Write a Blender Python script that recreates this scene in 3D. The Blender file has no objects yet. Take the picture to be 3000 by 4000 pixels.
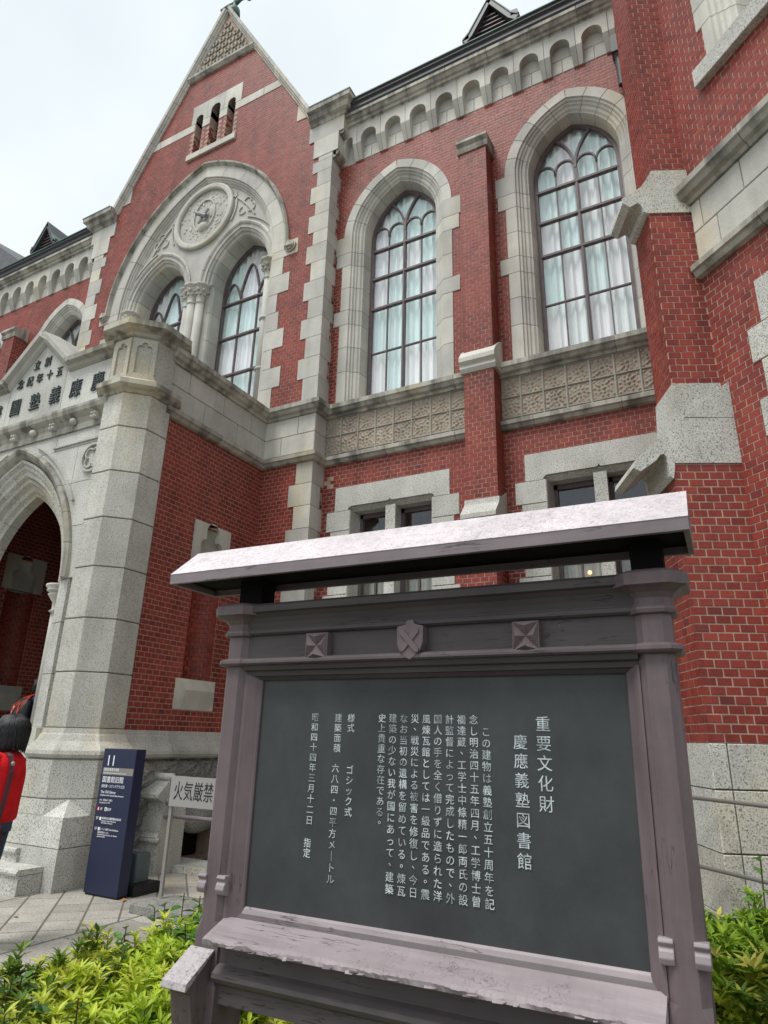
import bpy, bmesh, math, random
import numpy as np
from math import sin, cos, pi, radians, sqrt, acos, atan2
from mathutils import Vector, Matrix
from mathutils.geometry import tessellate_polygon

RNG = random.Random(11)
scene = bpy.context.scene
COL = scene.collection

# ------------------------------------------------------------------ camera
YAW, PIT, ROL = radians(28.445), radians(19.10), radians(1.396)
fwd = Vector((-sin(YAW) * cos(PIT), cos(YAW) * cos(PIT), sin(PIT)))
right = Vector((cos(YAW), sin(YAW), 0))
upv = right.cross(fwd)
r2 = right * cos(ROL) + upv * sin(ROL)
u2 = -right * sin(ROL) + upv * cos(ROL)
cam_d = bpy.data.cameras.new('camera')
cam = bpy.data.objects.new('camera', cam_d)
COL.objects.link(cam)
cam.matrix_world = Matrix(((r2.x, u2.x, -fwd.x, 0), (r2.y, u2.y, -fwd.y, 0), (r2.z, u2.z, -fwd.z, 1.56), (0, 0, 0, 1)))
cam_d.sensor_fit = 'HORIZONTAL'
cam_d.sensor_width = 36
cam_d.lens = 2563 / 3000 * 36
cam_d.clip_start = 0.05
cam_d.clip_end = 600
scene.camera = cam

# ------------------------------------------------------------------ sky and sun (overcast)
SUN_EL, SUN_AZ = radians(62), radians(205)      # azimuth from +Y clockwise; comes from the left front
world = bpy.data.worlds.new('World')
scene.world = world
world.use_nodes = True
wn, wl = world.node_tree.nodes, world.node_tree.links
wn.clear()
w_out = wn.new('ShaderNodeOutputWorld')
w_bg = wn.new('ShaderNodeBackground')
w_sky = wn.new('ShaderNodeTexSky')
w_sky.sky_type = 'NISHITA'
w_sky.sun_disc = False
w_sky.sun_elevation = SUN_EL
w_sky.sun_rotation = SUN_AZ
w_sky.dust_density = 3.0
w_tc = wn.new('ShaderNodeTexCoord')
w_n = wn.new('ShaderNodeTexNoise')
w_n.inputs['Scale'].default_value = 2.2
w_n.inputs['Detail'].default_value = 5
w_n.inputs['Roughness'].default_value = 0.5
w_r = wn.new('ShaderNodeValToRGB')
w_r.color_ramp.elements[0].position = 0.32
w_r.color_ramp.elements[0].color = (6.5, 7.2, 7.6, 1)
w_r.color_ramp.elements[1].position = 0.68
w_r.color_ramp.elements[1].color = (8.3, 8.8, 9.0, 1)
w_m = wn.new('ShaderNodeMix')
w_m.data_type = 'RGBA'
w_m.inputs[0].default_value = 0.93
wl.new(w_tc.outputs['Generated'], w_n.inputs['Vector'])
wl.new(w_n.outputs['Fac'], w_r.inputs['Fac'])
wl.new(w_sky.outputs['Color'], w_m.inputs[6])
wl.new(w_r.outputs['Color'], w_m.inputs[7])
wl.new(w_m.outputs[2], w_bg.inputs['Color'])
w_bg.inputs['Strength'].default_value = 0.070
wl.new(w_bg.outputs[0], w_out.inputs[0])

sun_d = bpy.data.lights.new('sun', 'SUN')
sun_d.energy = 1.5
sun_d.angle = radians(22)
sun_d.color = (1.0, 0.97, 0.93)
sun = bpy.data.objects.new('sun', sun_d)
COL.objects.link(sun)
sdir = Vector((sin(SUN_AZ) * cos(SUN_EL), cos(SUN_AZ) * cos(SUN_EL), sin(SUN_EL)))
sun.rotation_euler = sdir.to_track_quat('Z', 'Y').to_euler()
sun.location = (0, 0, 30)

vs = scene.view_settings
vs.view_transform = 'Standard'
vs.look = 'None'
vs.exposure = 0.84
vs.gamma = 1.0
vs.use_curve_mapping = False

# ------------------------------------------------------------------ materials
class NT:
    def __init__(s, name):
        s.m = bpy.data.materials.new(name)
        s.m.use_nodes = True
        s.n, s.l = s.m.node_tree.nodes, s.m.node_tree.links
        s.n.clear()
        s.out = s.n.new('ShaderNodeOutputMaterial')
        s.b = s.n.new('ShaderNodeBsdfPrincipled')
        s.l.new(s.b.outputs[0], s.out.inputs[0])
        s.geo = s.n.new('ShaderNodeNewGeometry')
        s.pos = s.geo.outputs['Position']
    def mapv(s, sc, loc=(0, 0, 0)):
        k = s.n.new('ShaderNodeMapping')
        s.l.new(s.pos, k.inputs[0])
        k.inputs['Scale'].default_value = sc
        k.inputs['Location'].default_value = loc
        return k.outputs[0]
    def noise(s, scale, detail=3, vec=None, rough=0.55, sc=(1, 1, 1)):
        k = s.n.new('ShaderNodeTexNoise')
        s.l.new(vec or s.mapv(sc), k.inputs['Vector'])
        k.inputs['Scale'].default_value = scale
        k.inputs['Detail'].default_value = detail
        k.inputs['Roughness'].default_value = rough
        return k.outputs['Fac']
    def voro(s, scale, feature='F1', sc=(1, 1, 1)):
        k = s.n.new('ShaderNodeTexVoronoi')
        k.feature = feature
        s.l.new(s.mapv(sc), k.inputs['Vector'])
        k.inputs['Scale'].default_value = scale
        return k.outputs[0]
    def ramp(s, fac, stops):
        k = s.n.new('ShaderNodeValToRGB')
        e = k.color_ramp.elements
        while len(e) < len(stops):
            e.new(0.5)
        for q, (p, c) in zip(e, stops):
            q.position = p
            q.color = (c, c, c, 1) if isinstance(c, (int, float)) else (*c, 1)
        s.l.new(fac, k.inputs[0])
        return k.outputs[0]
    def mix(s, fac, a, b, mode='MIX'):
        k = s.n.new('ShaderNodeMix')
        k.data_type = 'RGBA'
        k.blend_type = mode
        for v, i in ((fac, 0), (a, 6), (b, 7)):
            if hasattr(v, 'links'):
                s.l.new(v, k.inputs[i])
            elif i == 0:
                k.inputs[0].default_value = v
            else:
                k.inputs[i].default_value = (v, v, v, 1) if isinstance(v, (int, float)) else (*v, 1)
        return k.outputs[2]
    def rnd(s):
        a = s.n.new('ShaderNodeAttribute')
        a.attribute_name = 'rnd'
        o = s.n.new('ShaderNodeObjectInfo')
        k = s.n.new('ShaderNodeMath')
        k.operation = 'ADD'
        s.l.new(a.outputs['Fac'], k.inputs[0])
        s.l.new(o.outputs['Random'], k.inputs[1])
        f = s.n.new('ShaderNodeMath')
        f.operation = 'FRACT'
        s.l.new(k.outputs[0], f.inputs[0])
        return f.outputs[0]
    def bump(s, h, strength=0.3, dist=0.01):
        k = s.n.new('ShaderNodeBump')
        k.inputs['Strength'].default_value = strength
        k.inputs['Distance'].default_value = dist
        s.l.new(h, k.inputs['Height'])
        s.l.new(k.outputs[0], s.b.inputs['Normal'])
    def col(s, c, rough=0.6, spec=0.5, metal=0.0):
        if hasattr(c, 'links'):
            s.l.new(c, s.b.inputs['Base Color'])
        else:
            s.b.inputs['Base Color'].default_value = (*c, 1)
        if hasattr(rough, 'links'):
            s.l.new(rough, s.b.inputs['Roughness'])
        else:
            s.b.inputs['Roughness'].default_value = rough
        s.b.inputs['Specular IOR Level'].default_value = spec
        s.b.inputs['Metallic'].default_value = metal
        return s.m

def m_brick():
    t = NT('glazed_red_brick')
    r = t.rnd()
    c = t.ramp(r, [(0.0, (0.20, 0.036, 0.030)), (0.2, (0.245, 0.041, 0.030)), (0.55, (0.290, 0.051, 0.036)), (0.8, (0.255, 0.047, 0.036)), (0.95, (0.33, 0.064, 0.043)), (1.0, (0.165, 0.036, 0.034))])
    big = t.ramp(t.noise(0.8, 6, rough=0.65), [(0.30, 0.74), (0.5, 0.97), (0.68, 1.14)])
    run = t.ramp(t.noise(4, 5, sc=(1, 1, 0.12)), [(0.34, 0.72), (0.52, 1.0)])
    big = t.mix(1.0, big, run, 'MULTIPLY')
    c = t.mix(1.0, c, big, 'MULTIPLY')
    fine = t.ramp(t.noise(60, 4), [(0.3, 0.82), (0.7, 1.12)])
    c = t.mix(1.0, c, fine, 'MULTIPLY')
    t.bump(t.noise(45, 4), 0.35, 0.004)
    return t.col(c, t.ramp(t.noise(30, 3), [(0.3, 0.42), (0.7, 0.62)]), 0.28)

def m_mortar():
    t = NT('mortar')
    c = t.ramp(t.noise(9, 4), [(0.3, (0.32, 0.225, 0.18)), (0.7, (0.49, 0.36, 0.29))])
    return t.col(c, 0.9, 0.2)

def m_stone(name, c0, c1, speck=0.5, rough=0.75, stain=0.5, grain=130):
    t = NT(name)
    c = t.mix(t.rnd(), c0, c1)
    blot = t.ramp(t.noise(1.6, 5), [(0.3, 0.80), (0.7, 1.10)])
    c = t.mix(1.0, c, blot, 'MULTIPLY')
    streak = t.ramp(t.noise(5, 5, sc=(1, 1, 0.16)), [(0.36, 1 - 0.42 * stain), (0.56, 1.0)])
    c = t.mix(1.0, c, streak, 'MULTIPLY')
    tint = t.ramp(t.noise(1.1, 3, sc=(1, 1, .5)), [(0.58, (1, 1, 1)), (0.75, (1.05, 0.97, 0.80))])
    c = t.mix(1.0, c, tint, 'MULTIPLY')
    g = t.noise(grain, 3, rough=0.7)
    sp = t.ramp(g, [(0.36, 1 - 0.75 * speck), (0.46, 1 - 0.12 * speck), (0.56, 1.0), (0.70, 1 + 0.18 * speck)])
    c = t.mix(1.0, c, sp, 'MULTIPLY')
    t.bump(t.noise(70, 5), 0.35, 0.006)
    return t.col(c, rough, 0.3)

def m_simple(name, c, rough=0.6, spec=0.5, metal=0.0, var=0.12, scale=8, bump=0.15):
    t = NT(name)
    v = t.ramp(t.noise(scale, 5), [(0.3, 1 - var), (0.7, 1 + var)])
    cc = t.mix(1.0, c, v, 'MULTIPLY')
    if bump:
        t.bump(t.noise(scale * 6, 4), bump, 0.004)
    return t.col(cc, rough, spec, metal)

def m_weathered_wood(name, base, pale, amount, bump=0.6, horiz=False, crackle=0.0, speck=0.0, iso=False):
    """painted timber: uneven paint, long drying cracks along the grain, patches flaked to grey wood"""
    t = NT(name)
    n1 = t.noise(2.4, 6, rough=0.65)
    paint = t.mix(t.ramp(n1, [(0.3, 0.0), (0.7, 1.0)]), tuple(b * 0.78 for b in base), tuple(b * 1.16 for b in base))
    st = (1, 1, 1) if iso else ((0.07, 1, 1) if horiz else (1, 1, 0.07))
    flake = t.noise(9, 9, rough=0.78, sc=(0.5, 1, 1) if horiz else (1, 1, 0.5))
    mask = t.ramp(flake, [(0.665 - amount, 0.0), (0.675 - amount, 1.0)])
    wood = t.mix(t.noise(70, 5, sc=st), tuple(p * 0.45 for p in pale), pale)
    c = t.mix(mask, paint, wood)
    line = t.ramp(t.noise(26, 4, sc=st), [(0.490, 1.0), (0.4985, 0.28), (0.5015, 0.28), (0.510, 1.0)])
    gate = t.ramp(t.noise(3.1, 3, t.mapv((1, 1, 1), (7, 3, 5))), [(0.54, 0.0), (0.60, 1.0)])
    c = t.mix(1.0, c, t.mix(gate, (1, 1, 1), line), 'MULTIPLY')
    if crackle:
        wv = t.n.new('ShaderNodeVectorMath')
        wv.operation = 'MULTIPLY_ADD'
        nn = t.n.new('ShaderNodeTexNoise')
        nn.inputs['Scale'].default_value = 18
        nn.inputs['Detail'].default_value = 5
        t.l.new(t.pos, nn.inputs['Vector'])
        t.l.new(nn.outputs['Color'], wv.inputs[0])
        wv.inputs[1].default_value = (0.10, 0.10, 0.10)
        t.l.new(t.pos, wv.inputs[2])
        vo = t.n.new('ShaderNodeTexVoronoi')
        vo.feature = 'DISTANCE_TO_EDGE'
        vo.inputs['Scale'].default_value = 34
        t.l.new(wv.outputs[0], vo.inputs['Vector'])
        ck = t.ramp(vo.outputs[0], [(0.0, 0.30), (0.03, 1.0)])
        g2 = t.ramp(t.noise(4.5, 4, t.mapv((1, 1, 1), (2, 9, 1))), [(0.60 - crackle, 0.0), (0.66 - crackle, 1.0)])
        c = t.mix(1.0, c, t.mix(g2, (1, 1, 1), ck), 'MULTIPLY')
    if speck:
        c = t.mix(1.0, c, t.ramp(t.noise(120, 5, rough=0.8), [(0.36, 1 - speck), (0.47, 1.0)]), 'MULTIPLY')
    grain = t.ramp(t.noise(30, 6, sc=st), [(0.30, 0.86), (0.6, 1.05)])
    c = t.mix(1.0, c, grain, 'MULTIPLY')
    hb = t.mix(0.6, t.noise(40, 6), mask)
    t.bump(hb, bump, 0.003)
    return t.col(c, 0.52, 0.4)

def m_glass(name, tint, refl=0.24):
    t = NT(name)
    t.n.remove(t.b)
    tr = t.n.new('ShaderNodeBsdfTransparent')
    tr.inputs[0].default_value = (*tint, 1)
    gl = t.n.new('ShaderNodeBsdfGlossy')
    gl.inputs['Roughness'].default_value = 0.02
    gl.inputs['Color'].default_value = (0.9, 0.95, 1.0, 1)
    mx = t.n.new('ShaderNodeMixShader')
    fr = t.n.new('ShaderNodeLayerWeight')
    fr.inputs['Blend'].default_value = 0.5
    pw = t.n.new('ShaderNodeMath')
    pw.operation = 'POWER'
    pw.inputs[1].default_value = 4.0
    t.l.new(fr.outputs['Facing'], pw.inputs[0])
    ad = t.n.new('ShaderNodeMath')
    ad.operation = 'MULTIPLY_ADD'
    ad.inputs[1].default_value = 0.85
    ad.inputs[2].default_value = refl * 0.2
    t.l.new(pw.outputs[0], ad.inputs[0])
    t.l.new(ad.outputs[0], mx.inputs[0])
    t.l.new(tr.outputs[0], mx.inputs[1])
    t.l.new(gl.outputs[0], mx.inputs[2])
    t.l.new(mx.outputs[0], t.out.inputs[0])
    return t.m

def m_leaf(name, stops, trans=0.35):
    t = NT(name)
    c = t.ramp(t.rnd(), stops)
    c = t.mix(1.0, c, t.ramp(t.noise(7, 3), [(0.3, 0.75), (0.7, 1.2)]), 'MULTIPLY')
    t.col(c, 0.42, 0.45)
    tl = t.n.new('ShaderNodeBsdfTranslucent')
    t.l.new(c, tl.inputs[0])
    mx = t.n.new('ShaderNodeMixShader')
    mx.inputs[0].default_value = trans
    t.l.new(t.b.outputs[0], mx.inputs[1])
    t.l.new(tl.outputs[0], mx.inputs[2])
    t.l.new(mx.outputs[0], t.out.inputs[0])
    return t.m

MAT = dict(
    brick=m_brick(), mortar=m_mortar(),
    stone=m_stone('pale_granite', (0.64, 0.62, 0.55), (0.49, 0.48, 0.44), 0.40, stain=0.28),
    trim=m_stone('string_course_granite', (0.52, 0.50, 0.43), (0.38, 0.365, 0.315), 0.35, stain=1.45),
    granite=m_stone('speckled_granite', (0.66, 0.655, 0.605), (0.56, 0.555, 0.51), 1.0, stain=0.22, grain=75),
    column=m_stone('column_granite', (0.65, 0.635, 0.57), (0.51, 0.50, 0.45), 0.75, stain=0.30, grain=85),
    rock=m_stone('rock_faced_granite', (0.38, 0.37, 0.34), (0.28, 0.275, 0.26), 1.0, stain=0.5, grain=60),
    tile=m_stone('terracotta_tile', (0.40, 0.37, 0.29), (0.29, 0.275, 0.225), 0.3, stain=0.35),
    rib=m_stone('tile_rib', (0.46, 0.44, 0.38), (0.42, 0.40, 0.35), 0.2, stain=0.3),
    paving=m_stone('paving_stone', (0.50, 0.47, 0.41), (0.36, 0.34, 0.30), 0.8, stain=0.3, grain=60),
    joint=m_simple('paving_joint', (0.16, 0.15, 0.13), 0.95, 0.1),
    soil=m_simple('soil', (0.055, 0.04, 0.028), 0.95, 0.1, scale=20),
    zinc=m_simple('dark_zinc', (0.050, 0.050, 0.055), 0.5, 0.4, var=0.25, scale=3),
    copper=m_simple('green_copper', (0.12, 0.20, 0.17), 0.6, 0.4, var=0.35, scale=4),
    slate=m_simple('slate', (0.10, 0.105, 0.115), 0.6, 0.4, var=0.2, scale=6),
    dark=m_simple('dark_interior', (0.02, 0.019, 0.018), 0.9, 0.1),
    frame=m_simple('window_paint', (0.115, 0.085, 0.088), 0.5, 0.4, var=0.2),
    lead=m_simple('lead_grey', (0.20, 0.21, 0.22), 0.5, 0.4),
    ink=m_simple('letter_metal', (0.035, 0.045, 0.045), 0.45, 0.5, var=0.4, scale=30),
    curtain=m_simple('curtain_cloth', (0.97, 0.975, 0.98), 0.9, 0.05, var=0.0, bump=0),
    drape=m_simple('beige_curtain_cloth', (0.50, 0.46, 0.38), 0.9, 0.1, var=0.2),
    glass_a=m_glass('clear_glass', (0.994, 0.998, 0.998)),
    glass_b=m_glass('pale_green_glass', (0.948, 0.999, 0.990)),
    glass_c=m_glass('old_window_glass', (0.975, 0.995, 0.99)),
    wood=m_weathered_wood('sign_paint', (0.145, 0.110, 0.117), (0.32, 0.30, 0.27), 0.0),
    wood_h=m_weathered_wood('sign_rail_paint', (0.110, 0.090, 0.095), (0.32, 0.30, 0.27), 0.0, horiz=True),
    wood_shaded=m_weathered_wood('sign_beam_painted_shade', (0.070, 0.058, 0.061), (0.20, 0.18, 0.16), -0.02, horiz=True),  # board paint darkened: the roof's shade on the header is in the colour
    wood_peel=m_weathered_wood('sign_sill_paint', (0.31, 0.265, 0.278), (0.42, 0.39, 0.34), 0.045, 0.9, horiz=True, crackle=0.02),
    wood_flaked=m_weathered_wood('flaked_paint', (0.44, 0.40, 0.41), (0.30, 0.24, 0.20), 0.06, 1.0, crackle=0.3),
    roofpaint=m_weathered_wood('sign_roof_paint', (0.62, 0.56, 0.58), (0.44, 0.40, 0.41), -0.03, 0.9, iso=True, speck=0.45),
    fascia=m_weathered_wood('sign_fascia_paint', (0.21, 0.175, 0.188), (0.34, 0.30, 0.31), -0.05, 0.4, horiz=True),
    slateboard=None, white=m_simple('white_lettering', (0.46, 0.51, 0.53), 0.7, 0.3, var=0.55, scale=22, bump=0),
    navy=m_simple('navy_enamel', (0.008, 0.013, 0.048), 0.38, 0.5, var=0.06, scale=2, bump=0),
    printwhite=m_simple('print_white', (0.85, 0.87, 0.90), 0.5, 0.4, var=0.0, bump=0),
    printgrey=m_simple('grey_stripe', (0.24, 0.22, 0.20), 0.5, 0.3, var=0.1, bump=0),
    printred=m_simple('print_red', (0.65, 0.05, 0.07), 0.5, 0.3, var=0.0, bump=0),
    steel=m_simple('brushed_steel', (0.30, 0.285, 0.26), 0.42, 0.5, 0.4, var=0.1, scale=3),
    steelplate=m_simple('satin_plate', (0.34, 0.33, 0.32), 0.45, 0.5, 0.25, var=0.06, scale=2),
    pipe=m_simple('painted_pipe', (0.25, 0.215, 0.225), 0.45, 0.5),
    shade_black=m_simple('roof_underside_painted_shade', (0.010, 0.009, 0.009), 0.85, 0.1),  # near black colour paints in the shade beneath the notice board roof
    black=m_simple('black_plastic', (0.012, 0.013, 0.014), 0.5, 0.4, bump=0),
    greybin=m_simple('grey_bin', (0.10, 0.125, 0.14), 0.45, 0.4, bump=0),
    skin=m_simple('skin', (0.56, 0.34, 0.25), 0.55, 0.4, var=0.05, bump=0),
    hair=m_simple('black_hair', (0.012, 0.012, 0.014), 0.38, 0.5, var=0.4, scale=60, bump=0.6),
    red=m_simple('red_knit', (0.62, 0.012, 0.016), 0.8, 0.2, var=0.2, scale=14, bump=0.5),
    jeans=m_simple('blue_denim', (0.05, 0.075, 0.12), 0.85, 0.2, var=0.2, scale=20),
    maroon=m_simple('maroon_leather', (0.065, 0.012, 0.022), 0.5, 0.4),
    navycloth=m_simple('navy_cloth', (0.018, 0.035, 0.10), 0.85, 0.2, var=0.2, scale=16),
    straps=m_simple('orange_red_strap', (0.55, 0.06, 0.03), 0.7, 0.3),
    bottle=m_simple('clear_bottle', (0.55, 0.60, 0.62), 0.2, 0.5, bump=0),
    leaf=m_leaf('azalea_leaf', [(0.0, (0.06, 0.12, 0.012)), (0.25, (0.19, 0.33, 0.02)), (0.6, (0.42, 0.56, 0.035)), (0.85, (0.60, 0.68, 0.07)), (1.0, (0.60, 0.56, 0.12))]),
    leafdark=m_leaf('broad_leaf', [(0.0, (0.035, 0.10, 0.02)), (0.6, (0.08, 0.20, 0.035)), (1.0, (0.14, 0.30, 0.05))]),
    stem=m_simple('shrub_stem', (0.10, 0.07, 0.035), 0.8, 0.2),
    deadleaf=m_simple('dry_leaf', (0.36, 0.17, 0.06), 0.8, 0.2),
)
def m_board():
    t = NT('slate_board')
    c = t.ramp(t.noise(2.2, 6, sc=(1, 1, 0.6)), [(0.3, (0.030, 0.033, 0.036)), (0.5, (0.044, 0.048, 0.051)), (0.7, (0.056, 0.061, 0.059))])
    s = t.ramp(t.noise(5, 8, rough=0.7, sc=(1, 1, 0.8)), [(0.3, 0.74), (0.7, 1.22)])
    c = t.mix(1.0, c, s, 'MULTIPLY')
    t.bump(t.noise(150, 3), 0.12, 0.002)
    return t.col(c, t.ramp(t.noise(3, 4), [(0.3, 0.38), (0.7, 0.55)]), 0.45)
MAT['slateboard'] = m_board()
lamp_m = NT('warm_bulb')
lamp_m.b.inputs['Emission Color'].default_value = (1.0, 0.55, 0.2, 1)
lamp_m.b.inputs['Emission Strength'].default_value = 0.9
MAT['bulb'] = lamp_m.m

# ------------------------------------------------------------------ glyph outlines (made while the scene is still empty)
GLYPH = {}
def make_glyphs():
    jobs = [(c, 'CENTER') for c in '、。あいおがくこしずたってでとなにのはめもよらりるれをクゴシットメル・一三上両中二五人今修借全八六初創化十博厳史周和品四図国圖在塾士外存学完定害少工平年建式当復念慶應成我戦手指文方日明昭書曽月條構様氏気治洋火災煉物瓦留監督禁禰積立築精紀級義蔵被要計記設財貴造達遺郎重震面風館｜'] + [(t, 'LEFT') for t in ['(Exhibition Hall / Stained Glass Entrance)', '11', '1912（明治45）年竣工', '1F', '2F', 'B1F', 'Completed in 1912', 'Fukuzawa Memorial Center for Modern', 'Fukuzawa Yukichi Memorial', 'Japanese Studies', 'Keio History Museum', 'Nationally Designated Important Cultural Property', 'The Old Library', 'カフェ八角塔 Cafe Hakkakuto', '図書館旧館', '国指定重要文化財', '福沢研究センター', '福澤諭吉記念慶應義塾史展示館', '（展示館・ステンドグラス口）']]
    for body, align in jobs:
        cu = bpy.data.curves.new('glyph', 'FONT')
        cu.body, cu.size, cu.align_x, cu.align_y = body, 1.0, align, 'CENTER'
        cu.extrude, cu.resolution_u = .01, 3
        o = bpy.data.objects.new('glyph', cu)
        COL.objects.link(o)
        dg = bpy.context.evaluated_depsgraph_get()
        GLYPH[(body, align)] = bpy.data.meshes.new_from_object(o.evaluated_get(dg))
        bpy.data.objects.remove(o)
        bpy.data.curves.remove(cu)
make_glyphs()

# ------------------------------------------------------------------ geometry helpers
class Fr:
    """vertical wall frame: u along the wall, d outwards, z up"""
    def __init__(s, ox, oy, ux, uy, nx, ny):
        s.o, s.u, s.n = (ox, oy), (ux, uy), (nx, ny)
    def p(s, u, d, z):
        return (s.o[0] + u * s.u[0] + d * s.n[0], s.o[1] + u * s.u[1] + d * s.n[1], z)

def smooth(a, b, x):
    t = max(0.0, min(1.0, (x - a) / (b - a)))
    return t * t * (3 - 2 * t)

class M:
    def __init__(s):
        s.v, s.f, s.r = [], [], []
    def add(s, v, f, rnd=0.0):
        b = len(s.v)
        s.v.extend(v)
        s.f.extend([tuple(i + b for i in q) for q in f])
        s.r.extend([rnd] * len(f))
    def hexa(s, c, rnd=0.0):
        s.add(c, [(0, 1, 2, 3), (7, 6, 5, 4), (0, 4, 5, 1), (1, 5, 6, 2), (2, 6, 7, 3), (3, 7, 4, 0)], rnd)
    def box(s, F, u0, u1, z0, z1, d0, d1, rnd=0.0):
        s.hexa([F.p(u0, d1, z0), F.p(u1, d1, z0), F.p(u1, d1, z1), F.p(u0, d1, z1), F.p(u0, d0, z0), F.p(u1, d0, z0), F.p(u1, d0, z1), F.p(u0, d0, z1)], rnd)
    def wbox(s, x0, x1, y0, y1, z0, z1, rnd=0.0):
        s.hexa([(x0, y0, z0), (x1, y0, z0), (x1, y0, z1), (x0, y0, z1), (x0, y1, z0), (x1, y1, z0), (x1, y1, z1), (x0, y1, z1)], rnd)
    def prism(s, F, poly, d0, d1, holes=(), rnd=0.0, back=True):
        loops = [list(poly)] + [list(h) for h in holes]
        tri = tessellate_polygon([[Vector((a, b, 0)) for a, b in lp] for lp in loops])
        flat = [q for lp in loops for q in lp]
        n = len(flat)
        v = [F.p(a, d1, b) for a, b in flat] + [F.p(a, d0, b) for a, b in flat]
        f = [tuple(t) for t in tri]
        if back:
            f += [tuple(n + i for i in reversed(t)) for t in tri]
        k = 0
        for lp in loops:
            m = len(lp)
            for i in range(m):
                j = (i + 1) % m
                f.append((k + i, k + j, n + k + j, n + k + i))
            k += m
        s.add(v, f, rnd)
    def loft(s, secs, caps=True, closed=True, rnd=0.0, ring=False):
        n = len(secs[0])
        v = [tuple(p) for q in secs for p in q]
        f = []
        L = len(secs)
        for i in range(L if ring else L - 1):
            a, b = i * n, ((i + 1) % L) * n
            for j in range(n if closed else n - 1):
                k = (j + 1) % n
                f.append((a + j, a + k, b + k, b + j))
        if caps and not ring:
            f.append(tuple(range(n))[::-1])
            f.append(tuple((L - 1) * n + i for i in range(n)))
        s.add(v, f, rnd)
    def tube(s, pts, r, n=8, rnd=0.0):
        secs = []
        P = [Vector(p) for p in pts]
        for i, p in enumerate(P):
            t = (P[min(i + 1, len(P) - 1)] - P[max(i - 1, 0)]).normalized()
            a = t.cross(Vector((0, 0, 1)))
            if a.length < 0.05:
                a = t.cross(Vector((1, 0, 0)))
            a.normalize()
            b = a.cross(t)
            rr = r[i] if isinstance(r, (list, tuple)) else r
            secs.append([p + (a * cos(2 * pi * k / n) + b * sin(2 * pi * k / n)) * rr for k in range(n)])
        s.loft(secs, rnd=rnd)
    def lathe(s, c, prof, n=16, a0=0.0, rnd=0.0):
        """prof: (radius, z)"""
        secs = [[(c[0] + r * cos(a0 + 2 * pi * k / n), c[1] + r * sin(a0 + 2 * pi * k / n), z) for k in range(n)] for r, z in prof]
        s.loft(secs, rnd=rnd)
    def ball(s, c, r, n=10, m=6, sc=(1, 1, 1), rnd=0.0):
        secs = []
        for i in range(m + 1):
            t = -pi / 2 + pi * (i + 0.02) / (m + 0.04)
            secs.append([(c[0] + sc[0] * r * cos(t) * cos(2 * pi * k / n), c[1] + sc[1] * r * cos(t) * sin(2 * pi * k / n), c[2] + sc[2] * r * sin(t)) for k in range(n)])
        s.loft(secs, rnd=rnd)
    def ribbon(s, F, pts, w, d0, d1, rnd=0.0):
        """flat bar following a polyline in the wall plane"""
        secs = []
        n = len(pts)
        for i, (a, b) in enumerate(pts):
            a0, b0 = pts[max(i - 1, 0)]
            a1, b1 = pts[min(i + 1, n - 1)]
            L = math.hypot(a1 - a0, b1 - b0) or 1
            na, nb = -(b1 - b0) / L * w / 2, (a1 - a0) / L * w / 2
            secs.append([F.p(a + na, d1, b + nb), F.p(a - na, d1, b - nb), F.p(a - na, d0, b - nb), F.p(a + na, d0, b + nb)])
        s.loft(secs, rnd=rnd)
    def mesh(s, name, mat, sm=False, recalc=True):
        me = bpy.data.meshes.new(name)
        me.from_pydata(s.v, [], s.f)
        if any(s.r):
            at = me.attributes.new('rnd', 'FLOAT', 'FACE')
            at.data.foreach_set('value', s.r)
        if recalc:
            bm = bmesh.new()
            bm.from_mesh(me)
            bmesh.ops.recalc_face_normals(bm, faces=bm.faces)
            bm.to_mesh(me)
            bm.free()
        me.materials.append(MAT[mat] if isinstance(mat, str) else mat)
        if sm:
            me.polygons.foreach_set('use_smooth', [True] * len(me.polygons))
        return me
    def obj(s, name, mat, parent=None, sm=False, kind=None, recalc=True, label=None, bevel=0):
        o = bpy.data.objects.new(name, s.mesh(name, mat, sm, recalc))
        COL.objects.link(o)
        if parent:
            o.parent = parent
        if kind:
            o['kind'] = kind
        if label:
            o['label'] = label
        if bevel:
            b = o.modifiers.new('bevel', 'BEVEL')
            b.width = bevel
            b.segments = 2
            b.limit_method = 'ANGLE'
        return o

def empty(name, loc, label=None, cat=None, group=None):
    o = bpy.data.objects.new(name, None)
    o.location = loc
    COL.objects.link(o)
    if label:
        o['label'], o['category'] = label, cat
    if group:
        o['group'] = group
    return o

def settle(r, loc):
    """move a thing's empty to its base once the parts are built, leaving the parts where they stand"""
    loc = Vector(loc)
    for ch in r.children:
        ch.matrix_parent_inverse = Matrix.Translation(-loc)
    r.location = loc

def tag(o, label, cat, group=None):
    o['label'], o['category'] = label, cat
    if group:
        o['group'] = group
    return o

def inst(me, name, parent, mat4=None):
    o = bpy.data.objects.new(name, me)
    COL.objects.link(o)
    o.parent = parent
    if mat4 is not None:
        o.matrix_world = mat4
    return o

def arch_pts(cx, zs, w, R, n=12):
    """pointed arch, left spring -> apex -> right spring"""
    off = R - w
    am = acos(off / R)
    rp = [(cx - off + R * cos(am * i / n), zs + R * sin(am * i / n)) for i in range(n + 1)]
    lp = [(2 * cx - a, b) for a, b in rp]
    return lp + rp[::-1][1:]

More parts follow.
